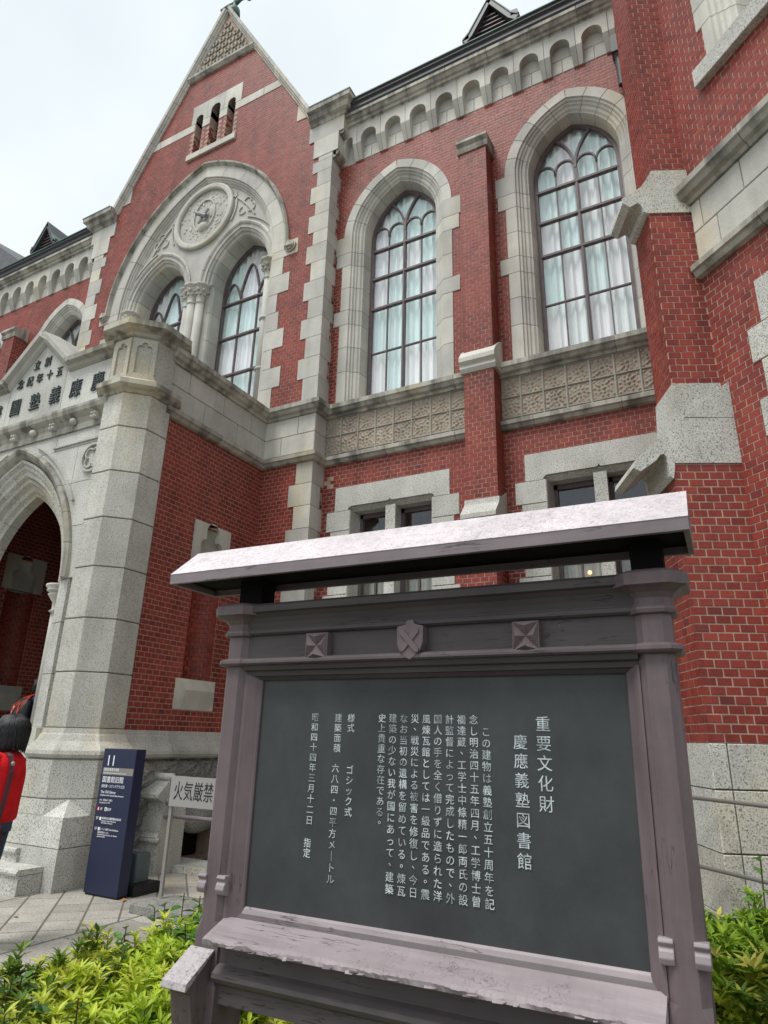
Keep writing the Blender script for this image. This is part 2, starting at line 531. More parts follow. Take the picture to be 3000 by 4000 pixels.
def poly_inset(poly, k):
    n = len(poly)
    A = sum(poly[i][0] * poly[(i + 1) % n][1] - poly[(i + 1) % n][0] * poly[i][1] for i in range(n))
    s = 1 if A > 0 else -1
    out = []
    for i in range(n):
        p0, p1, p2 = poly[i - 1], poly[i], poly[(i + 1) % n]
        e1 = (p1[0] - p0[0], p1[1] - p0[1])
        e2 = (p2[0] - p1[0], p2[1] - p1[1])
        l1, l2 = math.hypot(*e1) or 1, math.hypot(*e2) or 1
        n1, n2 = (-e1[1] / l1 * s, e1[0] / l1 * s), (-e2[1] / l2 * s, e2[0] / l2 * s)
        m = (n1[0] + n2[0], n1[1] + n2[1])
        q = max(0.35, 1 + n1[0] * n2[0] + n1[1] * n2[1])
        out.append((p1[0] + m[0] / q * k, p1[1] + m[1] / q * k))
    return out

GJ, GI = 0.006, 0.014      # half joint width, joint depth

def ring_stones(F, cx, zs, off, prof, nv, name, mat, parent, a_start=0.0):
    """voussoirs of a pointed arch; prof = closed polygon of (radius, d)"""
    rm = sum(q[0] for q in prof) / len(prof)
    am = acos(off / rm)
    pin = poly_inset(prof, GI)
    for side in (1, -1):
        for i in range(nv):
            a0 = a_start + (am + 0.04 - a_start) * i / nv
            a1 = a_start + (am + 0.04 - a_start) * (i + 1) / nv
            ts = [(a0, pin), (a0 + GJ / rm, prof)]
            for k in range(1, 4):
                ts.append((a0 + (a1 - a0) * k / 4, prof))
            ts += [(a1 - GJ / rm, prof), (a1, pin)]
            if i == nv - 1:
                ts = ts[:-2] + [(a1, prof)]
            secs = []
            for t, pf in ts:
                sec = []
                for r, d in pf:
                    a = min(t, acos(min(1, off / r)))
                    sec.append(F.p(cx + side * (-off + r * cos(a)), d, zs + r * sin(a)))
                secs.append(sec)
            m = M()
            m.loft(secs)
            m.obj(name, mat, parent)

def jamb_stones(F, cx, off, prof, levels, name, mat, parent, outer=None, sides=(1, -1)):
    """vertical moulded jamb in stones; levels from top to bottom; outer = half width of each stone's flat"""
    pin = poly_inset(prof, GI)
    rmax = max(q[0] for q in prof)
    for side in sides:
        for i in range(len(levels) - 1):
            z1, z0 = levels[i], levels[i + 1]
            secs = []
            for z, pf in ((z0, pin), (z0 + GJ, prof), (z1 - GJ, prof), (z1, pin)):
                sec = []
                for r, d in pf:
                    w = r - off
                    if outer and r > rmax - 0.02:
                        w += outer[i] - (rmax - off)
                    sec.append(F.p(cx + side * w, d, z))
                secs.append(sec)
            m = M()
            m.loft(secs)
            m.obj(name, mat, parent)

def sblock(F, u0, u1, z0, z1, d, name, mat, parent, d0=-0.08, g=0.0045, label=None):
    m = M()
    c = 0.006
    m.loft([[F.p(u0 + g, d0, z0 + g), F.p(u1 - g, d0, z0 + g), F.p(u1 - g, d0, z1 - g), F.p(u0 + g, d0, z1 - g)],
            [F.p(u0 + g, d - c, z0 + g), F.p(u1 - g, d - c, z0 + g), F.p(u1 - g, d - c, z1 - g), F.p(u0 + g, d - c, z1 - g)],
            [F.p(u0 + g + c, d, z0 + g + c), F.p(u1 - g - c, d, z0 + g + c), F.p(u1 - g - c, d, z1 - g - c), F.p(u0 + g + c, d, z1 - g - c)]])
    return m.obj(name, mat, parent, label=label)

def sweep_course(path, normals, prof, name, mat, parent, piece=1.1, ends=(0, 0)):
    """moulded course along a plan polyline with mitred corners, cut into stones"""
    P = [Vector((a, b)) for a, b in path]
    N = [Vector(q) for q in normals]
    pin = poly_inset(prof, 0.012)
    for i in range(len(P) - 1):
        a, b, n = P[i], P[i + 1], N[i]
        t = (b - a).normalized()
        L = (b - a).length
        mi = (N[i - 1] + n) / (1 + N[i - 1].dot(n)) if i > 0 else n
        mo = (N[i + 1] + n) / (1 + N[i + 1].dot(n)) if i < len(P) - 2 else n
        k = max(1, round(L / piece))
        for j in range(k):
            s0, s1 = L * j / k, L * (j + 1) / k
            def sec(s, mv, pf):
                base = a + t * s
                return [(base.x + mv.x * d, base.y + mv.y * d, z) for d, z in pf]
            secs = []
            if j == 0:
                secs.append(sec(0, mi, prof))
            else:
                secs += [sec(s0, n, pin), sec(s0 + GJ, n, prof)]
            if j == k - 1:
                secs.append(sec(L, mo, prof))
            else:
                secs += [sec(s1 - GJ, n, prof), sec(s1, n, pin)]
            m = M()
            m.loft(secs)
            m.obj(name, mat, parent)

COURSE, PITCH, ZB = 0.068, 0.117, 1.592
def brick_field(m, F, u0, u1, z0, z1, keep=None, phase=0.0, each=None, d=0.0, swap=0):
    k0, k1 = int(math.floor((z0 - ZB) / COURSE)), int(math.ceil((z1 - ZB) / COURSE))
    for k in range(k0, k1):
        za, zb = ZB + k * COURSE + 0.005, ZB + (k + 1) * COURSE - 0.005
        za, zb = max(za, z0), min(zb, z1)
        if zb - za < 0.012:
            continue
        off = phase + (PITCH / 2 if (k + swap) % 2 else 0)
        j0 = int(math.floor((u0 - off) / PITCH)) - 1
        j1 = int(math.ceil((u1 - off) / PITCH)) + 1
        for j in range(j0, j1):
            ua, ub = off + j * PITCH + 0.005, off + (j + 1) * PITCH - 0.005
            ua, ub = max(ua, u0), min(ub, u1)
            if ub - ua < 0.018:
                continue
            if keep and not keep(ua, ub, za, zb):
                continue
            jz = RNG.uniform(-0.0008, 0.0008)
            dd = d + RNG.uniform(-0.0012, 0.0012)
            if each and each(F, ua, ub, za, zb, dd):
                continue
            v = [F.p(ua, dd, za + jz), F.p(ub, dd, za + jz), F.p(ub, dd, zb + jz), F.p(ua, dd, zb + jz),
                 F.p(ua, dd - 0.02, za), F.p(ub, dd - 0.02, za), F.p(ub, dd - 0.02, zb), F.p(ua, dd - 0.02, zb)]
            m.add(v, [(3, 2, 1, 0), (1, 5, 4, 0), (2, 6, 5, 1), (3, 7, 6, 2), (0, 4, 7, 3)], RNG.random())

def in_rect(ua, ub, za, zb, r):
    return ua > r[0] and ub < r[1] and za > r[2] and zb < r[3]

def in_arch(u, z, cx, zs, zbot, w, R):
    if z < zbot:
        return False
    if z <= zs:
        return abs(u - cx) < w
    off = R - w
    return math.hypot(abs(u - cx) + off, z - zs) < R

def circle(cx, cz, r, n=28, a0=0):
    return [(cx + r * cos(a0 + 2 * pi * i / n), cz + r * sin(a0 + 2 * pi * i / n)) for i in range(n)]

# ------------------------------------------------------------------ frames of the building
YM, YB, XP, XR = 8.36, 8.03, -6.70, -5.685
CX = -9.05
FM = Fr(0, YM, 1, 0, 0, -1)
FL = Fr(2 * CX, YM, -1, 0, 0, -1)          # mirrored wing on the far side of the gable
FB = Fr(0, YB, 1, 0, 0, -1)
FBR = Fr(XR, 0, 0, 1, 1, 0)
FBL = Fr(2 * CX - XR, 0, 0, 1, -1, 0)
FP = Fr(XP, 0, 0, 1, 1, 0)
YPF = 5.36
FPF = Fr(0, YPF, 1, 0, 0, -1)
TT = radians(42.926)
DW = (cos(TT), -sin(TT))
SS = TT - radians(67.5)
DB = (cos(SS), -sin(SS))
P1 = (0.163, 5.983)
P0 = (0.222, 5.928)
FT = Fr(P1[0], P1[1], DW[0], DW[1], DW[1], -DW[0])
FTS = Fr(P1[0], P1[1], DB[0], DB[1], DB[1] * -1 * -1, -DB[0])
FTL = Fr(P0[0], P0[1], DB[0], DB[1], DB[1], -DB[0])

LIB = empty('library_building', (0, 0, 0), 'red brick gothic library with pale stone trim, a gabled porch and tall arched windows', 'building')

# ================================================================== windows
def pane_and_frame(F, cx, zs, off, R, w, zbar, zbot, dep, nv, parent_lib, rows, label=None, three=False):
    """arched casement: frame ring, mullions, transoms, tracery, panes and curtain. rows: transom heights, top to bottom"""
    fr = M()
    din, dout = dep - 0.03, dep + 0.03
    prof_o = arch_pts(cx, zs, w, R, 14)
    ring = [(cx - w, zbot)] + prof_o + [(cx + w, zbot)]
    fr.ribbon(F, ring, 0.06, din, dout + 0.01)
    fr.box(F, cx - w, cx + w, zbot - 0.02, zbot + 0.05, din, dout)
    ncol = 3 if three else 4
    xs = [cx - w + 2 * w * i / ncol for i in range(ncol + 1)]
    for i, x in enumerate(xs[1:-1]):
        main = (not three) and i == 1
        wd = 0.055 if main else (0.032 if three else 0.018)
        fr.box(F, x - wd / 2, x + wd / 2, zbot, zbar + (0.28 if not three else 0.35), din + 0.005, dout - (0 if main else 0.012))
        if main:
            fr.box(F, x - 0.012, x + 0.012, zbot, zbar, din + 0.005, dout + 0.014)
    for i, z in enumerate(rows):
        h = 0.04 if (i in (0, 1, 2) or three) else 0.020
        fr.box(F, cx - w, cx + w, z - h / 2, z + h / 2, din + 0.004, dout + (0.016 if h > 0.03 else -0.01))
    def arc(c, r, a0, a1, n=12):
        return [(c[0] + r * cos(a0 + (a1 - a0) * i / n), c[1] + r * sin(a0 + (a1 - a0) * i / n)) for i in range(n + 1)]
    if not three:
        zt = zbar + 0.30
        RR = R * 1.02
        for sgn in (1, -1):
            pts = []
            for i in range(15):
                a = (pi * 0.30) * i / 14
                x, z = cx + sgn * (RR - RR * cos(a)), zt - 0.02 + RR * sin(a)
                if in_arch(x, z, cx, zs, zbot, w + 0.01, R + 0.01):
                    pts.append((x, z))
            fr.ribbon(F, pts, 0.040, din + 0.006 + .001 * sgn, dout + 0.005 + .0015 * sgn)
        # lights: small round-headed arches, and the two half-width lancets
        q = 2 * w / 4
        for i in range(4):
            c = (xs[i] + q / 2, zbar + 0.26)
            pts = [(c[0] - q / 2 * cos(a), c[1] + 0.25 * (sin(a) ** 0.75)) for a in [pi * t / 10 for t in range(11)]]
            pts = [p for p in pts if in_arch(p[0], p[1], cx, zs, zbot, w + 0.02, R + 0.02)]
            fr.ribbon(F, pts, 0.028, din + 0.008, dout - 0.006)
    else:
        for i in range(3):
            c0, c1 = xs[i], xs[i + 1]
            mid, hw = (c0 + c1) / 2, (c1 - c0) / 2
            h = 0.62 if i == 1 else 0.42
            base = zbar + (0.34 if i == 1 else 0.18)
            pts = [(mid - hw + hw * t / 6, base + h * sin(pi / 2 * t / 6)) for t in range(7)] + [(mid + hw * t / 6, base + h * cos(pi / 2 * t / 6)) for t in range(7)]
            pts = [p for p in pts if in_arch(p[0], p[1], cx, zs, zbot, w + 0.02, R + 0.02)]
            fr.ribbon(F, pts, 0.032, din + 0.004, dout)
    fobj = fr.obj('window_frame', 'frame', parent_lib, label=label)
    # panes
    levels = rows + [zbot + 0.03]
    for i in range(len(levels) - 1):
        for j in range(ncol):
            m = M()
            tl = RNG.uniform(-0.004, 0.004)
            tm = RNG.uniform(-0.004, 0.004)
            a, b = xs[j], xs[j + 1]
            v = [F.p(a, dep + tl, levels[i + 1]), F.p(b, dep - tl, levels[i + 1]), F.p(b, dep - tl + tm, levels[i]), F.p(a, dep + tl + tm, levels[i])]
            v2 = [F.p(a, dep + tl - .004, levels[i + 1]), F.p(b, dep - tl - .004, levels[i + 1]), F.p(b, dep - tl + tm - .004, levels[i]), F.p(a, dep + tl + tm - .004, levels[i])]
            m.hexa(v + v2)
            m.obj('pane', RNG.choice(['glass_a', 'glass_b', 'glass_b', 'glass_a', 'glass_c']), fobj)
    for j in range(ncol):
        a, b = xs[j], xs[j + 1]
        top = []
        for t in range(7):
            x = a + (b - a) * t / 6
            r = abs(x - cx) + (R - w)
            top.append((x, zs + sqrt(max(0.0, R * R - r * r)) if R > r else zs))
        m = M()
        m.prism(F, [(a, rows[0]), (b, rows[0])] + [(x, max(z, rows[0] + 0.02)) for x, z in top[::-1]], dep - 0.004, dep)
        m.obj('pane', RNG.choice(['glass_a', 'glass_b', 'glass_b']), fobj)
    # curtain, hung in folds behind the glass
    cu = M()
    n = 200
    ph = [RNG.uniform(0, 6.28) for _ in range(4)]
    rowsz = [zbot - 0.05, (zbot + zs) / 2, zs, zs + 0.55, zs + 1.0]
    secs = []
    for z in rowsz:
        s_ = []
        for i in range(n + 1):
            u = cx - w * 1.12 + 2.24 * w * i / n
            w_ = sin(u * 42 + ph[0] + 1.1 * sin(u * 9 + ph[1]) + z * 0.10)
            q = 0.036 * (abs(w_) ** 0.7) * (1 if w_ > 0 else -0.55) + 0.008 * sin(u * 97 + ph[2] + z * 0.2)
            s_.append(F.p(u, dep - 0.10 + q, z))
        secs.append(s_)
    cu.loft(secs, caps=False, closed=False)
    cu.obj('curtain', 'curtain', fobj, sm=True, recalc=False)
    return fobj

ARCH_PROF = [(1.42, -0.06), (1.42, 0.014), (1.248, 0.014), (1.238, -0.012), (1.205, -0.020), (1.190, -0.050), (1.165, -0.060), (1.150, -0.085), (1.110, -0.10), (1.085, -0.13), (1.065, -0.14), (1.03, -0.36), (1.00, -0.36), (1.00, -0.42), (1.42, -0.42)]
UP_LEVELS = [10.44, 10.05, 9.76, 9.27, 8.79, 8.49, 8.02, 7.53, 6.93]
UP_OUTER = [1.245, 1.215, 1.085, 1.085, 1.215, 1.085, 1.085, 1.085]
def upper_window(F, cx, parent, levels=UP_LEVELS, outer=UP_OUTER, bottom=6.97):
    ring_stones(F, cx, 10.43, 0.34, ARCH_PROF, 5, 'voussoir', 'stone', parent)
    jamb_stones(F, cx, 0.34, ARCH_PROF, levels, 'jamb_stone', 'stone', parent, outer)
    m = M()      # sill of the reveal
    m.hexa([F.p(cx - .74, -0.04, bottom - .04), F.p(cx + .74, -0.04, bottom - .04), F.p(cx + .74, -0.04, bottom), F.p(cx - .74, -0.04, bottom),
            F.p(cx - .70, -0.42, bottom - .02), F.p(cx + .70, -0.42, bottom - .02), F.p(cx + .70, -0.42, bottom + .10), F.p(cx - .70, -0.42, bottom + .10)])
    m.obj('window_sill', 'stone', parent)
    pane_and_frame(F, cx, 10.43, 0.34, 1.005, 0.665, 10.21, bottom + 0.10, -0.385, 5, parent, [10.21, 9.58, 8.92, 8.0], None)

def lower_window(F, cx, parent, zlow=2.95):
    # lintel with rounded corners and a small cusp
    L = [(cx - 0.99, 4.975), (cx - 0.74, 4.975), (cx - 0.74, 5.00), (cx - 0.715, 5.025), (cx - 0.68, 5.035), (cx - 0.03, 5.035), (cx - 0.012, 5.05), (cx, 5.072), (cx + 0.012, 5.05), (cx + 0.03, 5.035), (cx + 0.68, 5.035), (cx + 0.715, 5.025), (cx + 0.74, 5.00), (cx + 0.74, 4.975), (cx + 0.99, 4.975), (cx + 0.99, 5.375), (cx - 0.99, 5.375)]
    m = M()
    m.prism(F, L, -0.06, 0.012)
    m.obj('lintel', 'granite', parent)
    m = M()
    m.hexa([F.p(cx - .74, -.035, 5.02), F.p(cx + .74, -.035, 5.02), F.p(cx + .74, -.035, 5.2), F.p(cx - .74, -.035, 5.2),
            F.p(cx - .72, -.10, 4.965), F.p(cx + .72, -.10, 4.965), F.p(cx + .72, -.10, 5.2), F.p(cx - .72, -.10, 5.2)])
    m.box(F, cx - .74, cx + .74, 4.965, 5.2, -.34, -.10)
    m.obj('lintel_soffit', 'granite', parent)
    zs = [4.975, 4.64, 4.30, 3.96, 3.62, 3.28, zlow]
    for side in (1, -1):
        for i in range(6):
            wo = 1.145 if i % 2 == 0 else 1.06
            a, b = sorted((cx + side * 0.70, cx + side * wo))
            sblock(F, a, b, zs[i + 1], zs[i], 0.012, 'jamb_stone', 'granite', parent, d0=-0.34)
        # inner splayed jamb
        m = M()
        m.hexa([F.p(cx + side * .70, -.0, zlow), F.p(cx + side * .725, .004, zlow), F.p(cx + side * .725, .004, 4.97), F.p(cx + side * .70, -.0, 4.97),
                F.p(cx + side * .66, -.34, zlow), F.p(cx + side * .74, -.34, zlow), F.p(cx + side * .74, -.34, 4.97), F.p(cx + side * .66, -.34, 4.97)])
        m.obj('jamb_lining', 'granite', parent)
    m = M()
    m.hexa([F.p(cx - .085, -.02, zlow), F.p(cx + .085, -.02, zlow), F.p(cx + .085, -.02, 4.97), F.p(cx - .085, -.02, 4.97),
            F.p(cx - .06, -.34, zlow), F.p(cx + .06, -.34, zlow), F.p(cx + .06, -.34, 4.97), F.p(cx - .06, -.34, 4.97)])
    m.obj('mullion', 'granite', parent)
    sblock(F, cx - 1.06, cx + 1.06, zlow - 0.16, zlow, 0.03, 'window_sill', 'granite', parent, d0=-.34)
    fr = M()
    for s in (-1, 1):
        a, b = sorted((cx + s * .06, cx + s * .68))
        for (p, q, r, t) in ((a, a + .06, zlow, 4.97), (b - .06, b, zlow, 4.97), (a, b, zlow, zlow + .07), (a, b, 4.89, 4.97), (a, b, 4.27, 4.33)):
            fr.box(F, p, q, r, t, -.33, -.26)
        fr.box(F, (a + b) / 2 - .015, (a + b) / 2 + .015, zlow, 4.3, -.325, -.27)
    fo = fr.obj('window_frame', 'frame', parent)
    for s in (-1, 1):
        a, b = sorted((cx + s * .06, cx + s * .68))
        for (z0, z1) in ((zlow + .05, 4.29), (4.31, 4.93)):
            m = M()
            t = RNG.uniform(-.004, .004)
            m.hexa([F.p(a + .04, -.295 + t, z0), F.p(b - .04, -.295 - t, z0), F.p(b - .04, -.295 - t, z1), F.p(a + .04, -.295 + t, z1),
                    F.p(a + .04, -.300 + t, z0), F.p(b - .04, -.300 - t, z0), F.p(b - .04, -.300 - t, z1), F.p(a + .04, -.300 + t, z1)])
            m.obj('pane', 'glass_c', fo)
        cu = M()
        secs = []
        for z in (zlow - .05, 4.20):
            secs.append([F.p(a - .05 + (b - a + .1) * i / 40, -.50 + .03 * sin(i * 1.15 + s) + .012 * sin(i * 2.7), z) for i in range(41)])
        cu.loft(secs, caps=False, closed=False)
        cu.obj('curtain', 'drape', fo, sm=True, recalc=False)
    m = M()
    m.box(F, cx - 1.2, cx + 1.2, zlow - .2, 5.2, -1.6, -1.55)
    m.box(F, cx - 1.25, cx - 1.2, zlow - .2, 5.2, -1.6, -.36)
    m.box(F, cx + 1.2, cx + 1.25, zlow - .2, 5.2, -1.6, -.36)
    m.box(F, cx - 1.25, cx + 1.25, 5.2, 5.25, -1.6, -.36)
    m.obj('room', 'dark', fo)
    return fo

# ------------------------------------------------------------------ relief tile (shared mesh)
def relief_tile():
    n = 22
    m = M()
    v, f = [], []
    for j in range(n + 1):
        for i in range(n + 1):
            x, y = -1 + 2 * i / n, -1 + 2 * j / n
            e = max(abs(x), abs(y))
            r, a = math.hypot(x, y), atan2(y, x)
            h = -0.022
            h += 0.032 * math.exp(-(r / 0.17) ** 2)
            for k in range(8):
                rr = 0.43 if k % 2 == 0 else 0.52
                px, py = rr * cos(k * pi / 4 + .2), rr * sin(k * pi / 4 + .2)
                h += 0.026 * math.exp(-(((x - px) ** 2 + (y - py) ** 2) / 0.018))
            for k in range(12):
                px, py = 0.80 * cos(k * pi / 6 + .4), 0.80 * sin(k * pi / 6 + .4)
                h += 0.024 * math.exp(-(((x - px) ** 2 + (y - py) ** 2) / 0.016))
            for sx in (-1, 1):
                for sy in (-1, 1):
                    h += 0.026 * math.exp(-(((x - sx * .82) ** 2 + (y - sy * .82) ** 2) / 0.02))
            h += 0.006 * sin(9 * a + 5 * r)
            if e > 0.93:
                h = -0.012
            v.append((x * 0.146, -h, y * 0.146))
    for j in range(n):
        for i in range(n):
            a = j * (n + 1) + i
            f.append((a, a + 1, a + n + 2, a + n + 1))
    m.add(v, f)
    return m.mesh('relief_tile', 'tile', sm=True, recalc=False)
TILE = relief_tile()

def corbel_mesh(F):
    """one bay of the arcaded corbel table, centred on u=0 (shared)"""
    m = M()
    hw = 0.2625
    arch = [(-.165, 12.50)] + [(-.165 * cos(pi * i / 10), 12.585 + .185 * sin(pi * i / 10)) for i in range(11)] + [(.165, 12.50)]
    poly = [(-hw + .004, 12.50)] + arch + [(hw - .004, 12.50), (hw - .004, 12.93), (-hw + .004, 12.93)]
    G = Fr(0, 0, 1, 0, 0, -1)
    m.prism(G, poly, -.02, .16)
    for s in (-1, 1):
        a, b = sorted((s * .165, s * (hw - .003)))
        a2, b2 = sorted((s * .185, s * (hw - .003)))
        m.hexa([G.p(a, .16, 12.50), G.p(b, .16, 12.50), G.p(b, .16, 12.495), G.p(a, .16, 12.495), G.p(a, -.02, 12.50), G.p(b, -.02, 12.50), G.p(b, -.02, 12.495), G.p(a, -.02, 12.495)])
        m.hexa([G.p(a2, .03, 12.19), G.p(b2, .03, 12.19), G.p(b, .16, 12.494), G.p(a, .16, 12.494), G.p(a2, -.02, 12.19), G.p(b2, -.02, 12.19), G.p(b, -.02, 12.494), G.p(a, -.02, 12.494)])
    return m.mesh('corbel_stone', 'stone')
CORB = corbel_mesh(FM)

STR_U = [(-.03, 6.93), (0, 6.93), (.15, 6.86), (.15, 6.785), (.125, 6.765), (.10, 6.72), (.055, 6.70), (.04, 6.66), (-.03, 6.66)]
STR_L = [(-.03, 5.985), (0, 5.985), (.105, 5.925), (.105, 5.865), (.08, 5.85), (.055, 5.805), (.012, 5.79), (-.03, 5.79)]

def corner_quoins(F, u_out, dirn, zs, wl, ws, parent, first=0, d=0.012, F2=None, w2=None):
    for i in range(len(zs) - 1):
        w = wl if (i + first) % 2 == 0 else ws
        a, b = sorted((u_out, u_out + dirn * w))
        sblock(F, a, b, zs[i], zs[i + 1], d, 'quoin_stone', 'stone', parent, d0=-.2)

# ------------------------------------------------------------------ main wings
def wing(F, right):
    wa, wb = -4.43, -1.315
    holes = [[(wa - 1.0, 6.94)] + arch_pts(wa, 10.43, 1.0, 1.34) + [(wa + 1.0, 6.94)], [(wb - 1.0, 6.94)] + arch_pts(wb, 10.43, 1.0, 1.34) + [(wb + 1.0, 6.94)],
             [(wa - .9, 2.8), (wa + .9, 2.8), (wa + .9, 5.2), (wa - .9, 5.2)], [(wb - .9, 2.8), (wb + .9, 2.8), (wb + .9, 5.2), (wb - .9, 5.2)]]
    u1 = 0.6 if right else -0.3
    m = M()
    m.prism(F, [(XR - .1, 0), (u1, 0), (u1, 13.2), (XR - .1, 13.2)], -.30, -.003, holes)
    wall = m.obj('wing_wall', 'mortar', LIB)
    def keep(ua, ub, za, zb):
        um, zm = (ua + ub) / 2, (za + zb) / 2
        for c in (wa, wb):
            if all(in_arch(x, z, c, 10.43, 6.8, 1.06, 1.40) for x in (ua, ub) for z in (za, zb)):
                return False
            if abs(um - c) < .95 and 2.75 < zm < 5.33:
                return False
        if 5.78 < zm < 6.95:
            return False
        if 5.39 < zm < 5.60 and -5.62 < um < -5.50:
            return False
        return True
    b = M()
    brick_field(b, F, XR, u1, 1.592, 12.20, keep, phase=-5.60)
    b.obj('brick', 'brick', wall, kind='stuff', recalc=False)
    # rough base below the bricks
    sx = XR
    k = 0
    while sx < u1 - .1:
        wdt = 0.9
        for z0, z1 in ((0, .5), (.5, 1.02), (1.02, 1.50)):
            sblock(F, sx + (.3 if z0 == .5 else 0), min(sx + wdt + (.3 if z0 == .5 else 0), u1 + .3), z0, z1, 0.06, 'plinth_stone', 'rock', LIB)
        sx += wdt
    m = M()
    m.loft([[F.p(u, d, z) for d, z in [(-.02, 1.592), (.02, 1.592), (.04, 1.53), (.12, 1.40), (.12, 1.48 - .1), (-.02, 1.36)]] for u in (XR, u1)])
    m.obj('water_table', 'stone', LIB)
    for c in (wa, wb):
        upper_window(F, c, LIB)
        lower_window(F, c, LIB)
    # strings
    P = lambda a: (F.p(a, 0, 0)[0], F.p(a, 0, 0)[1])
    if not right:
        for pf in (STR_U, STR_L):
            sweep_course([P(-.3), P(XR)], [(0, -1)], pf, 'string_course', 'trim', LIB)
    # relief tiles with ribs
    rb = M()
    rb.box(F, XR, u1, 5.97, 6.68, -.05, -.004)
    x0 = -5.7015
    ks = [x0 + .3265 * i for i in range(9)] + [-2.637 + .3285 * i for i in range(9)]
    for x in ks:
        rb.box(F, x - .014, x + .014, 5.97, 6.67, -.03, .012)
        rb.box(F, x - .005, x + .005, 5.97, 6.67, -.03, .020)
    for z in (6.002, 6.335, 6.655):
        rb.box(F, XR, u1, z - .012, z + .012, -.03, .010)
        rb.box(F, XR, u1, z - .004, z + .004, -.03, .018)
    rb.obj('tile_rib', 'rib', LIB)
    for i, x in enumerate(ks):
        if abs(x - ks[8]) < .01 or x > u1 - .3:
            continue
        for z in (6.170, 6.495):
            ang = 0
            c = F.p(x + .1635, 0.012, z)
            mt = Matrix.Translation(c) @ Matrix.Rotation(RNG.choice([0, pi / 2, pi, -pi / 2]), 4, 'Y') @ Matrix.Diagonal((1, 1, 1.02, 1))
            o = inst(TILE, 'relief_tile', LIB)
            o.matrix_world = mt
    # pilaster
    pb = M()
    pw = M()
    L0, L1 = -3.06, -2.60
    fs = Fr(*F.p(L1, 0, 0)[:2], 0, -1, F.u[0], 0)    # side facing the camera side
    fo = Fr(*F.p(L0, 0, 0)[:2], 0, -1, -F.u[0], 0)
    fp = Fr(*F.p(0, .33, 0)[:2], F.u[0], 0, 0, -1)
    fpl = Fr(*F.p(0, .50, 0)[:2], F.u[0], 0, 0, -1)
    pw.box(F, L0 + .003, L1 - .003, 1.5, 11.1, -.05, .327)
    pw.box(F, L0 + .003, L1 - .003, 1.5, 4.42, -.05, .497)
    pwall = pw.obj('pilaster', 'mortar', LIB)
    brick_field(pb, fp, L0, L1, 4.70, 6.70, phase=L0)
    brick_field(pb, fp, L0, L1, 7.02, 10.98, phase=L0)
    brick_field(pb, fpl, L0, L1, 1.592, 4.42, phase=L0)
    for g in (fs, fo):
        brick_field(pb, g, 0, .33, 4.60, 11.1, phase=.04, swap=1)
        brick_field(pb, g, 0, .50, 1.592, 4.42, phase=.04, swap=1)
    pb.obj('brick', 'brick', pwall, kind='stuff', recalc=False)
    def cap(prof, e, name='weathering_stone', mt='trim'):
        m = M()
        m.loft([[F.p(u, d, z) for d, z in prof] for u in (L0 - e, L1 + e)])
        m.obj(name, mt, LIB)
    cap([(0, 11.24), (.02, 11.24), (.40, 11.17), (.415, 11.10), (.36, 11.05), (.37, 11.00), (.35, 10.93), (.0, 10.93)], .035)
    cap([(0, 7.30), (.12, 7.24), (.33, 7.06), (.42, 6.93), (.42, 6.86), (.37, 6.81), (.38, 6.76), (.345, 6.70), (0, 6.70)], .045, mt='stone')
    cap([(0, 4.86), (.20, 4.74), (.345, 4.70), (.36, 4.62), (.52, 4.44), (.52, 4.38), (0, 4.38)], .02, mt='granite')
    # corbel table
    bk = M()
    bk.box(F, XR, u1, 12.196, 12.93, -.05, -.002)
    bk.obj('frieze_backing', 'stone', LIB)
    for i in range(12):
        c = -4.988 + .525 * i
        if c > u1 + .1:
            break
        for (a, b2, z0, z1) in ((-.26, 0, 12.20, 12.50), (0, .26, 12.20, 12.50), (-.26, .26, 12.50, 12.78)):
            sblock(F, c + a, c + b2, z0, z1, .012, 'frieze_stone', 'stone', LIB, d0=-.01, g=.004)
        o = inst(CORB, 'corbel_stone', LIB)
        o.matrix_world = Matrix.Translation(F.p(c, 0, 0))
    # narrow half bay in the corner
    m = M()
    m.prism(F, [(-5.685, 12.50), (-5.50, 12.50)] + [(-5.418 - .080 * cos(pi * t / 8), 12.62 + .10 * sin(pi * t / 8)) for t in range(9)] + [(-5.335, 12.50), (-5.255, 12.50), (-5.255, 12.93), (-5.685, 12.93)], -.02, .16)
    m.hexa([F.p(-5.34, .03, 12.19), F.p(-5.255, .03, 12.19), F.p(-5.255, .16, 12.5), F.p(-5.335, .16, 12.5), F.p(-5.34, -.02, 12.19), F.p(-5.255, -.02, 12.19), F.p(-5.255, -.02, 12.5), F.p(-5.335, -.02, 12.5)])
    m.hexa([F.p(-5.685, .03, 12.19), F.p(-5.53, .03, 12.19), F.p(-5.50, .16, 12.5), F.p(-5.685, .16, 12.5), F.p(-5.685, -.02, 12.19), F.p(-5.53, -.02, 12.19), F.p(-5.50, -.02, 12.5), F.p(-5.685, -.02, 12.5)])
    m.obj('corbel_stone', 'stone', LIB)
    CORN = [(-.05, 12.93), (.165, 12.93), (.165, 12.96), (.20, 12.975), (.215, 13.02), (.25, 13.035), (.285, 13.09), (.315, 13.10), (.315, 13.17), (-.05, 13.19)]
    a, b3 = P(u1), P(XR)
    sweep_course([a, b3], [(0, -1)], CORN, 'cornice_stone', 'trim', LIB, piece=.75)
    m = M()
    m.loft([[F.p(u, d, z) for d, z in [(.0, 13.16), (.30, 13.18), (.33, 13.22), (.33, 13.30), (.37, 13.33), (.37, 13.40), (.30, 13.42), (0, 13.44)]] for u in (XR, u1)])
    m.obj('gutter', 'zinc', LIB)
    m = M()
